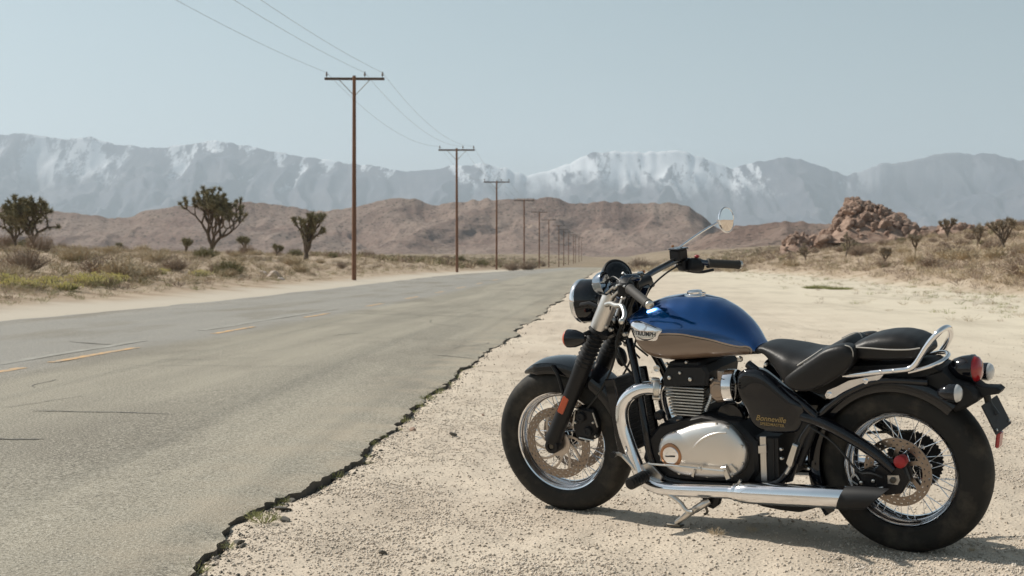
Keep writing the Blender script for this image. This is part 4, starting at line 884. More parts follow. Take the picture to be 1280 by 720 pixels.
part('cover_rib', tube(catmull([bp(858,584,.1905), bp(866,562,.199), bp(878,549,.2005), bp(894,542,.1975), bp(908,541,.190)], 5), [.004]*6+[.0055]*9+[.004]*6, 10), M_silver, cv)
right_cov = mirror(plate(cov, .135, .168, .003, [(.99,.002),(.95,.010),(.8,.020),(.4,.026)])); part('side_cover', right_cov, M_silver, sharp=60)
part('engine_breather', lathe([(.0,-.05),(.045,-.046),(.062,-.02),(.064,.02),(.056,.038),(.0,.042)], bp(918, 520, .06), (0,1,0), 28), M_black)
# cylinders with fins
ca, cb = bp(855, 524, 0), bp(850, 452, 0); cax = unit(cb-ca); cax = unit([cax[0], 0, cax[2]]); side = np.cross([0,1,0], cax)
q = np.stack([side, np.array([0,1,0]), cax], 1)
y_f = .135
cyc = bp(855, 502, y_f)
cyl = part('cylinder_block', box((cyc[0], 0, cyc[2]), (.155, .235, .16), q, .03), M_satin)
for k in range(10):
    py = 485.5+k*3.75; xl = 830.5 if k < 4 else 834.5+(k-4)*.7; xr = 879.5-(0 if k < 4 else (k-3)*.6); c1, c2 = bp(xl, py, y_f), bp(xr, py, y_f)
    if k < 2: c1 = bp(829, py-.8, y_f)
    c = (c1+c2)/2; part('fin', box((c[0], 0, c[2]), (np.linalg.norm(c2-c1), y_f*2, .0066), q, .0030), M_fin, cyl)
part('cylinder_seam', box((bp(853,527,0.1)[0], 0, bp(853,527,0.1)[2]), (.13, .245, .012), q, .004), M_satin)
part('maker_strip', box(bp(853, 526.5, .136), (.055, .004, .010), q, .001), M_tan, cyl)
hd = part('cylinder_head', plate(ptsy([(829,484),(828,470),(834,458),(880,458),(886,466),(884,483)], .13), -.135, .135, .012), M_flat)
part('cam_cover', plate(ptsy([(833,462),(838,452),(875,452),(882,461)], .10), -.115, .115, .01), M_flat)
for px, py, y, r in ((837,472,.137,.008), (863,474,.137,.008), (850,466,.137,.006), (889,474,.11,.006), (833,455,.12,.007), (858,453,.118,.006), (924,447,.12,.006)):
    part('head_bolt', lathe([(r,-.008),(r,.005),(r*.6,.007),(.0,.007)], bp(px, py, y), (0,1,0), 8), M_alu, hd)
part('head_ring', lathe([(.008,-.004),(.013,-.002),(.014,.002),(.011,.004),(.008,.002)], bp(821, 460.5, .135), (0,1,0), 18), M_alu, hd)
for px, py in ((824,519), (828,543)): part('engine_plug', lathe([(.019,-.02),(.019,.008),(.013,.012),(.010,.009),(.0,.009)], bp(px, py, .13), (0,1,0), 20), M_satin, eng)
# intake
part('throttle_body', plate(ptsy([(889,478),(895,472),(908,474),(911,488),(909,501),(899,502),(890,495)], .10), .045, .125, .010), M_tan)
part('throttle_cap', lathe([(.030,-.05),(.030,.004),(.026,.010),(.012,.012),(.0,.012)], bp(898, 488, .118), (0,1,0), 22), M_tan)
part('throttle_stub', lathe([(.019,-.035),(.021,-.03),(.021,.02),(.019,.024),(.0,.024)], bp(902.5, 470, .10), (0,0,1), 18), M_tan)
part('intake_rubber', tube(ptsy([(884,490),(912,488)], .085), .032, 18), M_line)
sp_ = ptsy([(889,492),(888,499),(885,506),(882,513)], .12)
part('cable_spring', tube(catmull(sp_, 6), [.008,.0055]*9+[.008], 8), M_alu)
ch_ = part('intake_collar', lathe([(.060,-.020),(.066,-.018),(.068,-.006),(.068,.020),(.064,.024),(.058,.024)], bp(917, 483, .10), unit([1,.0,-.05]), 36), M_chrome)
for i in range(3):
    for j in range(3): part('collar_vent', box(bp(914.5+j*1.6, 480.5+i*3.4, .1665), (.0035,.004,.006), None, .0005), M_ink, ch_)

# ---- side panels with gold script
spx = [(920,470),(926,464),(934,462),(948,464.5),(960,473),(974,485),(990,498),(1001,506),(1004,515),(1003,528),(999,538),(993,542),(978,543),(962,542),(946,537),(937,528),(931,512),(924,500),(919,485)]
spo = catmull(ptsy(spx, .15), 3, True)
pnl = plate(spo, .090, .135, .004, [(.985,.003),(.94,.012),(.87,.017),(.6,.0185),(.3,.019)])
sidep = part('side_panel', pnl, M_black, sharp=60); part('side_panel', mirror(pnl), M_black, sharp=60)
def lettering(text, size, shear, place, m, parent, name, depth=.0008, spacing=1.0):
    """flat lettering whose points are laid on a surface by place(u, v)"""
    cu = bpy.data.curves.new('lettering', 'FONT'); cu.body = text; cu.size = size; cu.shear = shear; cu.align_x = 'CENTER'; cu.align_y = 'CENTER'; cu.space_character = spacing; cu.resolution_u = 3; cu.offset = size*.012
    ob = bpy.data.objects.new('lettering', cu); col.objects.link(ob); dg = bpy.context.evaluated_depsgraph_get(); me = bpy.data.meshes.new_from_object(ob.evaluated_get(dg)); bpy.data.objects.remove(ob)
    V = np.array([place(v.co.x, v.co.y) for v in me.vertices]); F = [tuple(p.vertices) for p in me.polygons]; bpy.data.meshes.remove(me)
    me2 = mesh_of(name, (V, F), m, None, False); return link(name, me2, parent)
def panel_place(px, py, y):
    c = bp(px, py, y); return lambda u, v: (c[0]-u*.995+.0, y, c[2]+v-u*.03)
lettering('Bonneville', .030, .35, panel_place(963, 524, .1550), M_gold, sidep, 'script')
lettering('SPEEDMASTER', .016, .1, panel_place(965, 531, .1550), M_gold, sidep, 'script')
part('panel_screw', lathe([(.007,-.01),(.007,.003),(.003,.005),(.0,.005)], bp(933.5, 483, .148), (0,1,0), 10), M_alu, sidep)
# battery box with silver strap
bb = part('battery_box', plate(ptsy([(939,545),(974,545),(976,604),(941,604)], .12), -.10, .130, .008), M_flat)
part('strap', plate(ptsy([(949.5,546),(957,546),(958.5,601),(951.5,601)], .135), .128, .134, .001), M_alu, bb)
part('strap_buckle', plate(ptsy([(947.5,557),(958,556),(958.5,566),(948,567)], .138), .132, .140, .002), M_alu, bb)
for px in (966, 971): part('box_rib', plate(ptsy([(px,548),(px+1.6,548),(px+2.6,602),(px+1,602)], .132), .128, .133, .0008), M_satin, bb)
for px, py in ((976.5,561.5), (977,573), (1011,586), (996,487), (957,456), (989,505)): part('frame_bolt', lathe([(.006,-.01),(.006,.004),(.003,.006),(.0,.006)], bp(px, py, .14), (0,1,0), 8), M_alu)

# ---- exhausts
hp = [(826,486,.115),(812,485,.135),(797,488,.150),(784,497,.160),(777.5,511,.166),(778.5,530,.170),(785,552,.172),(793,574,.174),(802,594,.178),(815,606,.184),(835,611,.190),(870,613,.195),(925,615,.198)]
HP = np.array([bp(*q) for q in hp]); hg = tube(catmull(HP, 5), .0275, 20)
ex_l = part('exhaust_pipe', hg, M_chrome, label='left chrome exhaust pipe sweeping down from the cylinder'); part('exhaust_pipe', mirror(hg), M_chrome)
part('exhaust_clamp', lathe([(.030,-.012),(.038,-.010),(.040,.0),(.038,.010),(.030,.014)], bp(821, 485.5, .122), unit(HP[1]-HP[0]), 24), M_alu, ex_l)
for dy in (-.036, .034): part('clamp_bolt', lathe([(.010,-.016),(.012,-.010),(.012,.010),(.009,.016),(.0,.018)], bp(820.5, 485.5, .122)+np.array([0, .004, dy]), unit(HP[1]-HP[0]), 10), M_alu, ex_l)
m0, m1 = bp(922, 615.5, .20), bp(1064, 622.5, .20); md = unit(m1-m0); ml = np.linalg.norm(m1-m0)
mg = lathe([(.028,-.03),(.030,-.012),(.034,.0),(.0395,.02),(.0415,.06),(.0420,ml*.6),(.0420,ml*.97),(.0395,ml)], m0, md, 36)
mu = part('muffler', mg, M_chrome, label='left chrome muffler with a black slash-cut tip'); mu2 = part('muffler', mirror(mg), M_chrome)
# black end cap, cut on the slant
RS = []
for k, (t, r, sl) in enumerate(((ml*.925, .0435, .02), (ml*.96, .0445, .03), (ml*1.05, .0440, .035), (ml*1.16, .042, .045), (ml*1.21, .040, .05), (ml*1.20, .034, .05), (ml*1.02, .030, .03))):
    a = np.arange(32)/32*2*np.pi; u = unit(np.cross(md, [0,0,1])); b = np.cross(u, md)
    RS.append(m0+md*t+r*(np.cos(a)[:,None]*u+np.sin(a)[:,None]*b)+md*(np.sin(a)*sl)[:,None])
part('muffler_tip', rings(RS, False), M_flat, mu); part('muffler_tip', mirror(rings(RS, False)), M_flat, mu2)
part('muffler_clamp', lathe([(.031,-.01),(.035,-.008),(.036,0),(.035,.008),(.031,.01)], bp(921, 615, .199), md, 28), M_chrome, mu)
part('clamp_bolt', tube([bp(922,606,.20), bp(926,600,.205)], .006, 8), M_alu, mu)
part('cross_pipe', tube(catmull([(HP[-1][0]+.02, .19, HP[-1][2]-.01), (HP[-1][0]-.02, .10, HP[-1][2]-.035), (HP[-1][0]-.02, -.10, HP[-1][2]-.035), (HP[-1][0]+.02, -.19, HP[-1][2]-.01)], 6), .026, 12), M_satin)
part('collector_box', plate(ptsy([(938,628),(1010,631),(1018,636),(1000,641),(975,638),(950,633)], .05), -.11, .05, .01), M_satin)

# ---- foot controls and side stand
pegs = bp(797, 600, .25)
fp = part('foot_peg', lathe([(.012,-.09),(.017,-.07),(.022,-.06),(.023,.05),(.020,.062),(.0,.064)], pegs, (0,1,0), 20), M_satin)
for k in range(6): part('peg_rib', lathe([(.022,-.004),(.025,-.003),(.025,.003),(.022,.004)], pegs+np.array([0,-.05+k*.02,0]), (0,1,0), 20), M_line, fp)
part('peg_hanger', plate(ptsy([(803,580),(812,577),(829,595),(827,601),(808,600),(800,606),(797,597)], .17), .160, .178, .003), M_alu)
part('foot_peg', mirror(lathe([(.012,-.09),(.017,-.07),(.022,-.06),(.023,.05),(.020,.062),(.0,.064)], pegs, (0,1,0), 20)), M_satin)
shf = part('gear_lever', tube(catmull([bp(799,592,.19), bp(790,582,.20), bp(778,569,.205)], 5), .0085, 10), M_alu)
part('gear_lever_toe', tube([bp(777,569,.20), bp(773,567,.235), bp(766.5,567.5,.265)], .0075, 10), M_alu, shf)
part('toe_rubber', tube([bp(768.5,567.5,.245), bp(765.5,569,.275)], .012, 12), M_satin, shf)
part('gear_linkage', tube(ptsy([(811,580),(840,582),(905,589)], .218), .0042, 8), M_alu, label='thin gear linkage rod under the side cover')
part('linkage_joint', lathe([(.0,-.009),(.008,-.006),(.009,.006),(.0,.009)], bp(875, 586, .220), (0,1,0), 12), M_alu)
part('gear_arm', plate(ptsy([(901,584),(907,583),(913,598),(908,600)], .21), .200, .212, .002), M_alu); part('gear_arm', plate(ptsy([(911,582),(914,580),(922,590),(918,592)], .20), .190, .200, .002), M_alu)
part('gear_arm', plate(ptsy([(864,595),(867,587),(869,588),(867,597)], .205), .195, .206, .001), M_alu)
tip_ = on_ground(846, 657.5); sp0 = bp(886, 626, .165); sv = catmull([sp0, bp(875,633,.185), (tip_+bp(875,633,.185))/2+np.array([-.004,.004,.012]), tip_+np.array([0,0,.014])], 5)
st_ = part('side_stand', tube(sv, [.017]*4+[.015]*4+[.013]*4+[.011]*4, 12), M_alu, label='side stand propped on the sand')
part('stand_foot', box(tip_+np.array([.004,.004,.006]), (.065,.040,.010), rotm('X', LEAN), .003), M_chain, st_)
part('stand_bracket', plate(ptsy([(876,622),(900,622),(897,632),(890,637),(880,633)], .165), .135, .160, .004), M_satin, st_)
part('stand_tang', tube(catmull([bp(816,606,.20), bp(836,618,.205), bp(850,628,.21), bp(858,638,.215), bp(866,640,.215)], 4), [.009]*14+[.008]*3, 10), M_alu, st_)
part('stand_spring', tube(catmull([sp0+np.array([.01,.02,.0]), bp(884,640,.18), bp(880,643,.19)], 6), [.006,.0045]*6+[.006], 8), M_chain, st_)

# ---- fuel tank
TT = ptsy([(795,401),(801,386),(813,377.5),(834,370),(852,367.5),(874,368),(897,373),(917,384),(934,399),(946,415),(953,431)], 0.0)
TB = ptsy([(790,408),(793,424),(799,437),(806,446),(816,451),(834,454),(858,453.5),(879,451.5),(905,450),(933,448.5),(950,446)], .115)
tx = np.linspace(1.098, TT[-1][0]-.004, 74); zt = np.interp(tx, TT[::-1,0], TT[::-1,2]); zb_ = np.interp(tx, TB[::-1,0], TB[::-1,2])
k5 = np.ones(5)/5; smooth5 = lambda a: np.convolve(np.pad(a, 2, mode='edge'), k5, 'valid'); zt, zb_ = smooth5(zt), smooth5(zb_)
hwT = np.interp(tx, [TT[-1][0], .575, .62, .70, .80, .92, 1.0, 1.05, 1.085, 1.098][0:10], [.055, .078, .104, .130, .145, .150, .146, .138, .118, .088]); hwT = smooth5(smooth5(hwT))
en = np.clip((1.098-tx)/.05, 0, 1)**.5; zm = zb_+.55*(zt-zb_)
zt = zm+(zt-zm)*(.72+.28*en); zb_ = zm-(zm-zb_)*(.62+.38*en)
def sect(i, n=72):
    a = np.arange(n)/n*2*np.pi; ca, sa_ = np.cos(a), np.sin(a); zc = zb_[i]+.36*(zt[i]-zb_[i])
    y = hwT[i]*np.sign(ca)*abs(ca)**.80; z = np.where(sa_ >= 0, zc+(zt[i]-zc)*abs(sa_)**.92, zc-(zc-zb_[i])*abs(sa_)**.62)
    return np.stack([np.full(n, tx[i]), y, z], 1)
tv, tf = rings([sect(i) for i in range(len(tx))])
def tank_y(x, z):
    f = np.interp(x, tx[::-1], np.arange(len(tx))[::-1]); g = lambda A: np.interp(f, np.arange(len(tx)), A); t_, b_, h_ = g(zt), g(zb_), g(hwT); zc = b_+.36*(t_-b_)
    if z >= zc: s = np.clip((z-zc)/(t_-zc), 0, 1)**(1/.92)
    else: s = np.clip((zc-z)/(zc-b_), 0, 1)**(1/.62)
    return h_*max(1-s*s, 0)**.40
M_tank = mat('blue tank paint with brown panel', rough=.16, coat=1.0)
n = N(M_tank); at_ = n.new('ShaderNodeAttribute'); at_.attribute_name = 'panel'; sd = at_.outputs['Fac']
inside = n.mapr(sd, -.25, .25); l1 = n.math('MULTIPLY', n.mapr(sd, -2.6, -2.2), n.mapr(sd, -.55, -.95)); c = n.mix(inside, (.003, .030, .150), (.205, .140, .098)); c = n.mix(n.mapr(sd, -.9, -.5), c, (.29, .205, .15)); c = n.mix(inside, c, (.205, .140, .098))
low = n.new('ShaderNodeAttribute'); low.attribute_name = 'lower'; base_b = n.mix(low.outputs['Fac'], (.0005, .068, .245), (.012, .012, .013))
c = n.mix(n.mapr(sd, -3.4, -3.0), base_b, (.36, .265, .20)); c = n.mix(n.mapr(sd, -1.5, -1.2), c, (.03, .024, .02)); c = n.mix(n.mapr(sd, -.4, -.1), c, (.200, .137, .098)); n.color(c)
n.ln(n.mapr(sd, -3.4, -3.0, .72, 0.0), n.b.inputs['Metallic']); n.ln(n.mapr(sd, -.3, .2, .14, .34), n.b.inputs['Roughness'])
tank = part('fuel_tank', (tv, tf), M_tank, sharp=70, label='teardrop fuel tank, blue above a brown side panel')
PX = np.array([(823,420),(849,420),(867,423),(888,427),(906,432),(923,435.5),(933,435.5),(937,438),(933.5,444),(915,447),(888,448),(874,450),(858,452.2),(834,452.5),(818,450),(808,446),(799,433),(796.5,425)], float)
PX = catmull(PX, 4, True)
def sdist(P, Q):
    d = np.full(len(P), 1e9); ins = np.zeros(len(P), bool)
    for a_, b_ in zip(Q, np.roll(Q, -1, 0)):
        e = b_-a_; t_ = np.clip(((P-a_) @ e)/(e @ e), 0, 1); d = np.minimum(d, np.linalg.norm(P-a_-t_[:,None]*e, axis=1)); cnd = ((a_[1] > P[:,1]) != (b_[1] > P[:,1]))
        with np.errstate(divide='ignore', invalid='ignore'): xs = (b_[0]-a_[0])*(P[:,1]-a_[1])/(b_[1]-a_[1])+a_[0]
        ins ^= cnd & (P[:,0] < xs)
    return np.where(ins, d, -d)
tvm = tv.copy(); tvm[:,1] = np.abs(tvm[:,1]); sdv = sdist(prj(tvm), PX); sdv = np.where(tvm[:,1] < .03, -30, sdv)
A_ = tank.data.attributes.new('panel', 'FLOAT', 'POINT'); A_.data.foreach_set('value', sdv.astype(np.float32))
pj = prj(tvm); top_line = np.interp(pj[:,0], [780,823,849,867,888,906,923,937,955], [424,420,420,423,427,432,435.5,437,440]); lw = np.clip((pj[:,1]-top_line)/1.5, 0, 1); lw = np.where(tvm[:,2] < np.interp(tvm[:,0], tx[::-1], (zb_+.1*(zt-zb_))[::-1]), 1, lw)
A_ = tank.data.attributes.new('lower', 'FLOAT', 'POINT'); A_.data.foreach_set('value', lw.astype(np.float32))
# filler cap
fc_ = bp(868.5, 368.5, 0); part('filler_cap', lathe([(.044,-.012),(.044,.000),(.036,.005),(.031,.007),(.031,.014),(.026,.018),(.0,.019)], fc_, (0,0,1), 30), M_chrome, tank)
part('cap_hinge', box(fc_+np.array([-.036,0,.006]), (.018,.024,.010), None, .003), M_chrome, tank)
# tank badge following the tank's side
def badge(s):
    B = np.array([(788.5,407),(790,402.5),(796,400.8),(806,402.5),(818,406.5),(830,411.2),(826.5,418),(823.5,424.6),(812,424.8),(798,424.2),(792.5,419),(789.5,412.5)]); B = catmull(B, 3, True)
    P = np.array([bp(a, b, .13) for a, b in B]); c = P.mean(0); RS = []
    for sc, off in ((1.0,-.004),(1.0,.003),(.95,.0055),(.6,.0062),(.25,.0065)):
        RS.append(np.array([(c[0]+(p_[0]-c[0])*sc, s*(tank_y(c[0]+(p_[0]-c[0])*sc, c[2]+(p_[2]-c[2])*sc)+off), c[2]+(p_[2]-c[2])*sc) for p_ in P]))
    return rings(RS, True, flip=(s < 0))
for s in (1, -1):
    bg_ = part('tank_badge', badge(s), M_chrome, tank, sharp=60, label='chrome tank badge with dark lettering')
    c = bp(809.5, 416.3, .13)
    lettering('TRIUMPH', .0250, 0.0, (lambda u, v, s=s, c=c: (c[0]-u*.96*s, s*(tank_y(c[0]-u*.96*s, c[2]+v)+.0078), c[2]+v-u*s*.035)), M_ink, bg_, 'badge_lettering', spacing=1.02)
    G = []
    for t_ in np.linspace(-1, 1, 15):
        u = t_*.040; v = -.0125-.0085*(1-t_*t_)*1.4; hw_ = .0018*(1.05-abs(t_)*.5); G.append((u, v, hw_))
    V = np.array([(c[0]-u*s, s*(tank_y(c[0]-u*s, c[2]+v+k*h_)+.0078), c[2]+v+k*h_-u*s*.035) for u, v, h_ in G for k in (1, -1)]); F = [(2*i, 2*i+1, 2*i+3, 2*i+2) for i in range(14)]
    link('badge_stroke', mesh_of('badge_stroke', (V, F), M_ink, None, False), bg_)
    x0_, z0_ = c[0], c[2]
part('tank_bracket', box(bp(925, 449, .09), (.02,.02,.02), None, .004), M_alu, tank)

# ---- seats
def saddle(top, bot, wx, m, yb, npt=60, ns=60, up=.7, lo=.45, sq=.62, wmid=.45):
    T, B = ptsy(top, 0.0), ptsy(bot, yb); x1, x0 = min(T[0][0], 9), max(T[-1][0], -9); xs = np.linspace(T[0][0], T[-1][0], npt)
    z1 = np.interp(xs, T[::-1,0], T[::-1,2]); z0 = np.interp(xs, B[::-1,0], B[::-1,2]); z1, z0 = smooth5(z1), smooth5(z0); hw = np.interp(xs, [q[0] for q in wx], [q[1] for q in wx]); hw = smooth5(hw)
    e = np.minimum(np.linspace(0, 1, npt), np.linspace(1, 0, npt)); e = np.clip(e/.08, 0, 1)**.5; zm = (z0+z1)/2; z1 = zm+(z1-zm)*(.35+.65*e); z0 = zm-(zm-z0)*(.35+.65*e); hw = hw*(.55+.45*e); RS = []
    a = np.arange(ns)/ns*2*np.pi; ca, sa_ = np.cos(a), np.sin(a)
    for i in range(npt):
        zc = z0[i]+wmid*(z1[i]-z0[i]); y = hw[i]*np.sign(ca)*abs(ca)**sq; z = np.where(sa_ >= 0, zc+(z1[i]-zc)*abs(sa_)**up, zc-(zc-z0[i])*abs(sa_)**lo); RS.append(np.stack([np.full(ns, xs[i]), y, z], 1))
    surf = lambda x, z: float(np.interp(x, xs[::-1], hw[::-1]))
    return rings(RS), surf
xs_ = lambda px, py, y: bp(px, py, y)[0]
seat, seat_y = saddle([(949,438),(954,429),(962,426),(978,427),(998,431),(1015,435),(1028,436),(1040,431),(1052,424),(1064,418),(1073,418),(1079,424)], [(950,446),(960,456),(970,468),(981,481),(994,488),(1010,489),(1030,482),(1050,470),(1066,457),(1074,446)],
    [(.18,.12),(.25,.150),(.33,.160),(.40,.150),(.46,.115),(.52,.085),(.58,.07)], M_leath, .12)
seat_o = part('rider_seat', seat, M_leath, sharp=70, label='black leather rider seat with raised rear bolster')
part('seat_piping', tube(catmull([bp(978.5,477,.118), bp(980,471,.130), bp(987,464,.142), bp(1000,455,.148), bp(1014,446,.140), bp(1028,436.5,.110)], 6), .0032, 6), M_pipe, seat_o)
bol = ptsy([(981,480),(981,473),(989,465),(1003,455),(1018,445),(1032,436),(1046,432),(1058,432),(1066,438),(1068,448),(1060,462),(1045,474),(1026,484),(1006,489.5),(990,487)], .145); bo = plate(catmull(bol, 3, True), .085, .148, .010, [(.97,.004),(.90,.012),(.75,.018),(.4,.021)])
part('seat_bolster', bo, M_leath, seat_o, sharp=70); part('seat_bolster', mirror(bo), M_leath, seat_o, sharp=70)
part('seat_piping', tube(catmull([bp(1056,431.5,.150), bp(1063,434,.152), bp(1066,440,.150), bp(1066,446,.15)], 5), .0022, 6), M_pipe, seat_o)
part('seat_piping', tube(catmull([bp(1052,424,.0), bp(1066,417.5,.0), bp(1074,417.5,.0), bp(1078,423,.0)], 6)+np.array([0,0,.004]), .0025, 6), M_pipe, seat_o)
pil, _ = saddle([(1065,440),(1070,430),(1080,422),(1094,416),(1112,412.5),(1130,412),(1146,415),(1158,421),(1165,430)], [(1066,447),(1075,452),(1090,453.5),(1120,453.5),(1142,453),(1158,446)], [(-.17,.07),(-.10,.100),(.0,.112),(.10,.112),(.20,.095)], M_leath, .10, up=.62)
po = part('pillion_seat', pil, M_leath, sharp=70, label='black leather pillion pad with pale seam')
part('seat_piping', tube(catmull([bp(1068,434,.105), bp(1085,435,.113), bp(1110,437,.114), bp(1135,437,.108), bp(1150,435,.098)], 5), .0026, 6), M_pipe, po)
part('seat_base', plate(ptsy([(1012,488),(1066,456),(1160,452),(1180,462),(1160,470),(1100,474),(1040,496)], .06), -.075, .075, .01), M_flat)

# ---- grab rail, fender brackets, tail
GR = [(1054,469.5,.118),(1075,467.5,.122),(1100,465,.124),(1122,463,.124),(1136,461,.122),(1144,455,.120),(1152,443,.118),(1162,428,.116),(1174,415,.105),(1183,409.5,.06),(1187.5,412,.0),(1188,420,-.06),(1183,430,-.10),(1176,440,-.115),(1168,452,-.12)]
rail = part('grab_rail', tube(catmull(np.array([bp(*q_) for q_ in GR]), 6), [.0075]*2+[.0105]*(6*14+1-2), 14), M_chrome, label='chrome grab rail looping behind the pillion pad')
part('grab_rail', tube(catmull(np.array([bp(*q_) for q_ in [(1136,465,.10),(1152,461,.10),(1168,456,.09),(1180,450,.06),(1185.5,444,.0),(1182,440.5,-.05),(1172,441,-.09),(1160,444,-.11)]]), 6), .0085, 12), M_chrome)
br = ptsy([(1031,493.5),(1034,488),(1046,483),(1062,475),(1082,471),(1107,467),(1102,473),(1090,478),(1070,486),(1050,494),(1038,498.5),(1032.5,497.5)], .115)
both('rail_bracket', lambda s: (lambda g: g if s > 0 else mirror(g))(plate(br, .108, .122, .003)), M_chrome)
for px, py, y, r in ((1036.5,493,.123,.010), (1082,476.5,.123,.010), (1101.5,464.5,.133,.006), (1117,463.5,.133,.006)): part('rail_bolt', lathe([(r,-.006),(r,.003),(r*.7,.005),(r*.45,.005),(r*.4,.002),(.0,.002)], bp(px, py, y), (0,1,0), 16), M_chrome, rail)
tail = part('tail_bracket', plate(ptsy([(1160,462),(1185,456),(1200,470),(1216,476),(1226,484),(1230,494),(1228,498),(1214,506),(1201,510),(1186,495),(1165,478)], .0), -.072, .072, .012), M_flat)
part('plate_arm', plate(ptsy([(1218,480),(1230,483),(1247,483.5),(1252,487.5),(1249,492),(1236,494),(1228,497)], .02), -.03, .03, .006), M_flat, tail)
pc = bp(1245.5, 518.5, 0); tl = R(25); q = np.stack([np.array([0,1,0]), np.array([math.sin(tl), 0, math.cos(tl)]), np.array([-math.cos(tl), 0, math.sin(tl)])], 1)
pl_ = part('number_plate', box(pc, (.172, .112, .005), q, .0015), M_flat, label='blank dark number plate on its holder')
part('plate_stem', tube([bp(1233,492,0), bp(1236,505,0), pc], .013, 10), M_line, pl_)
for a_, b_ in ((.07, -.042), (-.07, -.042)): part('plate_screw', lathe([(.005,0),(.005,.004),(.0,.005)], pc+q @ np.array([a_, b_, .0025]), q[:,2], 8), M_alu, pl_)
rc_ = bp(1249, 549, 0); part('plate_reflector', box(rc_, (.046, .014, .060), rotm('Z', math.pi/2) @ rotm('X', -.12), .005) if 0 else box(rc_, (.014, .046, .060), rotm('Y', -.15), .005), M_red, pl_); part('reflector_tab', box(rc_+np.array([.004,0,.028]), (.03,.05,.004), q, .001), M_flat, pl_)
tlc = bp(1211, 461, 0); tg_ = unit([-1, 0, .05])
tlh = part('tail_lamp', lathe([(.0,-.072),(.022,-.068),(.038,-.050),(.047,-.022),(.050,.002),(.050,.018)], tlc, tg_, 34), M_black)
part('tail_lens', lathe([(.0475,.012),(.0475,.024),(.043,.036),(.030,.044),(.0,.048)], tlc, tg_, 34), M_red, tlh); part('tail_rim', lathe([(.0485,.010),(.0520,.012),(.0520,.022),(.0485,.024)], tlc, tg_, 34), M_black, tlh)
for px, py, y in ((1194,491.5,.135), (1234,464.5,-.135)):
    c = bp(px, py, y); g = bullet(c, (-1,0,0), M_lens, .033, .062); part('stalk', tube([c+np.array([.025,0,0]), np.array([c[0]+.03, y*.3, c[2]+.01])], .009, 10), M_satin, g)
part('tail_bolt', lathe([(.014,-.01),(.014,.004),(.010,.006),(.0,.006)], bp(1176, 466, .05), (0,1,0), 14), M_alu, tail)

# ---- cables, horn and small fittings in front of the tank
def cable(L, r=.004, st=True): part('cable', tube(catmull(np.array([bp(a_, b_, y_, st) for a_, b_, y_ in L]), 6), r, 7), M_line, st=st)
cable([(780,362,.22),(768,372,.16),(762,392,.12),(768,416,.08),(785,432,.07),(800,448,.06)]); cable([(783,366,.22),(776,384,.15),(774,404,.10),(786,424,.06),(810,445,.05)]); cable([(852,330,-.22),(832,342,-.16),(812,362,-.08),(800,392,-.05),(800,420,-.04)]); cable([(846,322,-.20),(822,335,-.12),(798,350,-.02),(782,376,.04),(776,412,.07)], .0045)
cable([(778,402,.08),(770,430,.10),(778,452,.10),(792,470,.09)], .005)
hn = part('horn', lathe([(.0,-.02),(.030,-.018),(.040,-.008),(.040,.006),(.030,.014),(.012,.018),(.0,.018)], bp(776, 446, .03), unit([.6,.7,-.1]), 26), M_satin)
ig = part('ignition_switch', lathe([(.020,-.05),(.020,.004),(.015,.008),(.0,.009)], bp(764, 401, .06, True), unit([-.4,.9,.2]), 18), M_alu, st=True)
for px, py, y in ((756,408,.12), (763,412,.10), (781,418,.08), (748,432,.08), (782,430,.05)): part('yoke_bolt', lathe([(.010,-.012),(.010,.004),(.007,.007),(.0,.007)], bp(px, py, y, True), (0,1,0), 10), M_alu, st=True)
both('bar_riser', lambda s: steer(tube([mid(.03)+np.array([-.03, s*.045, 0]), hb0+np.array([-.004, s*.045, -.005])], .021, 16)), M_satin)
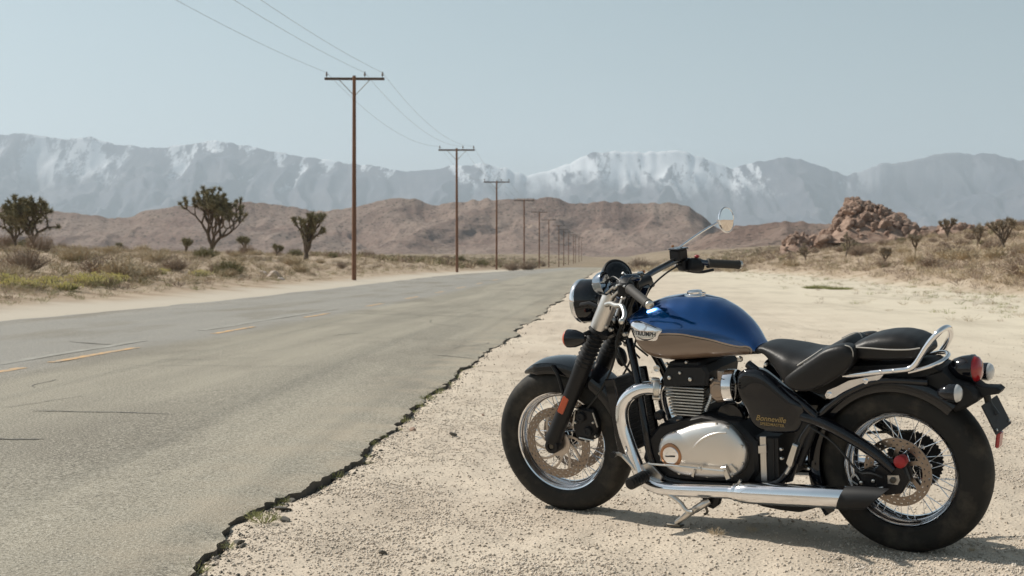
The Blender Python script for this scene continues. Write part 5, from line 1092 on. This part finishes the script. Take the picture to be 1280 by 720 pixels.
part('bar_clamp', lathe([(.018,-.065),(.027,-.062),(.027,.062),(.018,.065)], hb0, (0,1,0), 18), M_satin, st=True)
part('clamp_screw', lathe([(.008,0),(.008,.010),(.0,.012)], bp(804.5, 341, -.02, True), (0,0,1), 8), M_copper, st=True)

# small fittings round the left-hand switch gear
for px, py, y, sz, m_ in ((775,352,.20,(.030,.024,.020),M_satin), (788,350,.16,(.034,.030,.022),M_satin), (770,366,.21,(.022,.02,.028),M_black), (779,372,.22,(.018,.020,.016),M_alu), (795,346,.08,(.040,.034,.026),M_satin), (800,343,.02,(.030,.050,.018),M_black)):
    part('switch_piece', box(bp(px, py, y, True), sz, rotm('Z', .3), .005), m_, st=True)
for a_, b_ in (((768,361,.22),(776,352,.24)), ((771,357,.24),(782,358,.27)), ((765,372,.22),(773,364,.25)), ((758,366,.20),(768,358,.22)), ((786,348,.18),(778,341,.20))):
    part('cable_adjuster', tube([bp(*a_, True), bp(*b_, True)], .0055, 8), M_alu, st=True)
cable([(776,352,.24),(766,346,.20),(758,356,.15),(758,376,.10),(764,400,.07),(780,424,.05)], .0035); cable([(782,358,.27),(790,346,.2),(796,352,.1),(796,380,.04),(806,420,.03)], .0035)

# ---------------------------------------------------------------- haze: the dusty air between here and the mountains
M_haze = bpy.data.materials.new('haze'); M_haze.use_nodes = True; t = M_haze.node_tree; t.nodes.clear()
pv = t.nodes.new('ShaderNodeVolumePrincipled'); pv.inputs['Color'].default_value = (.74, .87, 1.0, 1); pv.inputs['Density'].default_value = 5.6e-5; pv.inputs['Anisotropy'].default_value = .2
ou = t.nodes.new('ShaderNodeOutputMaterial'); t.links.new(pv.outputs[0], ou.inputs['Volume'])
hv = [(x, y, z) for z in (-14.0, 1950.0) for x, y in ((-24000,-6000),(24000,-6000),(24000,24000),(-24000,24000))]
hz = bpy.data.meshes.new('haze'); hz.from_pydata(hv, [], [(3,2,1,0),(4,5,6,7),(0,1,5,4),(1,2,6,5),(2,3,7,6),(3,0,4,7)]); hz.materials.append(M_haze)
tag(link('haze', hz), kind='stuff')
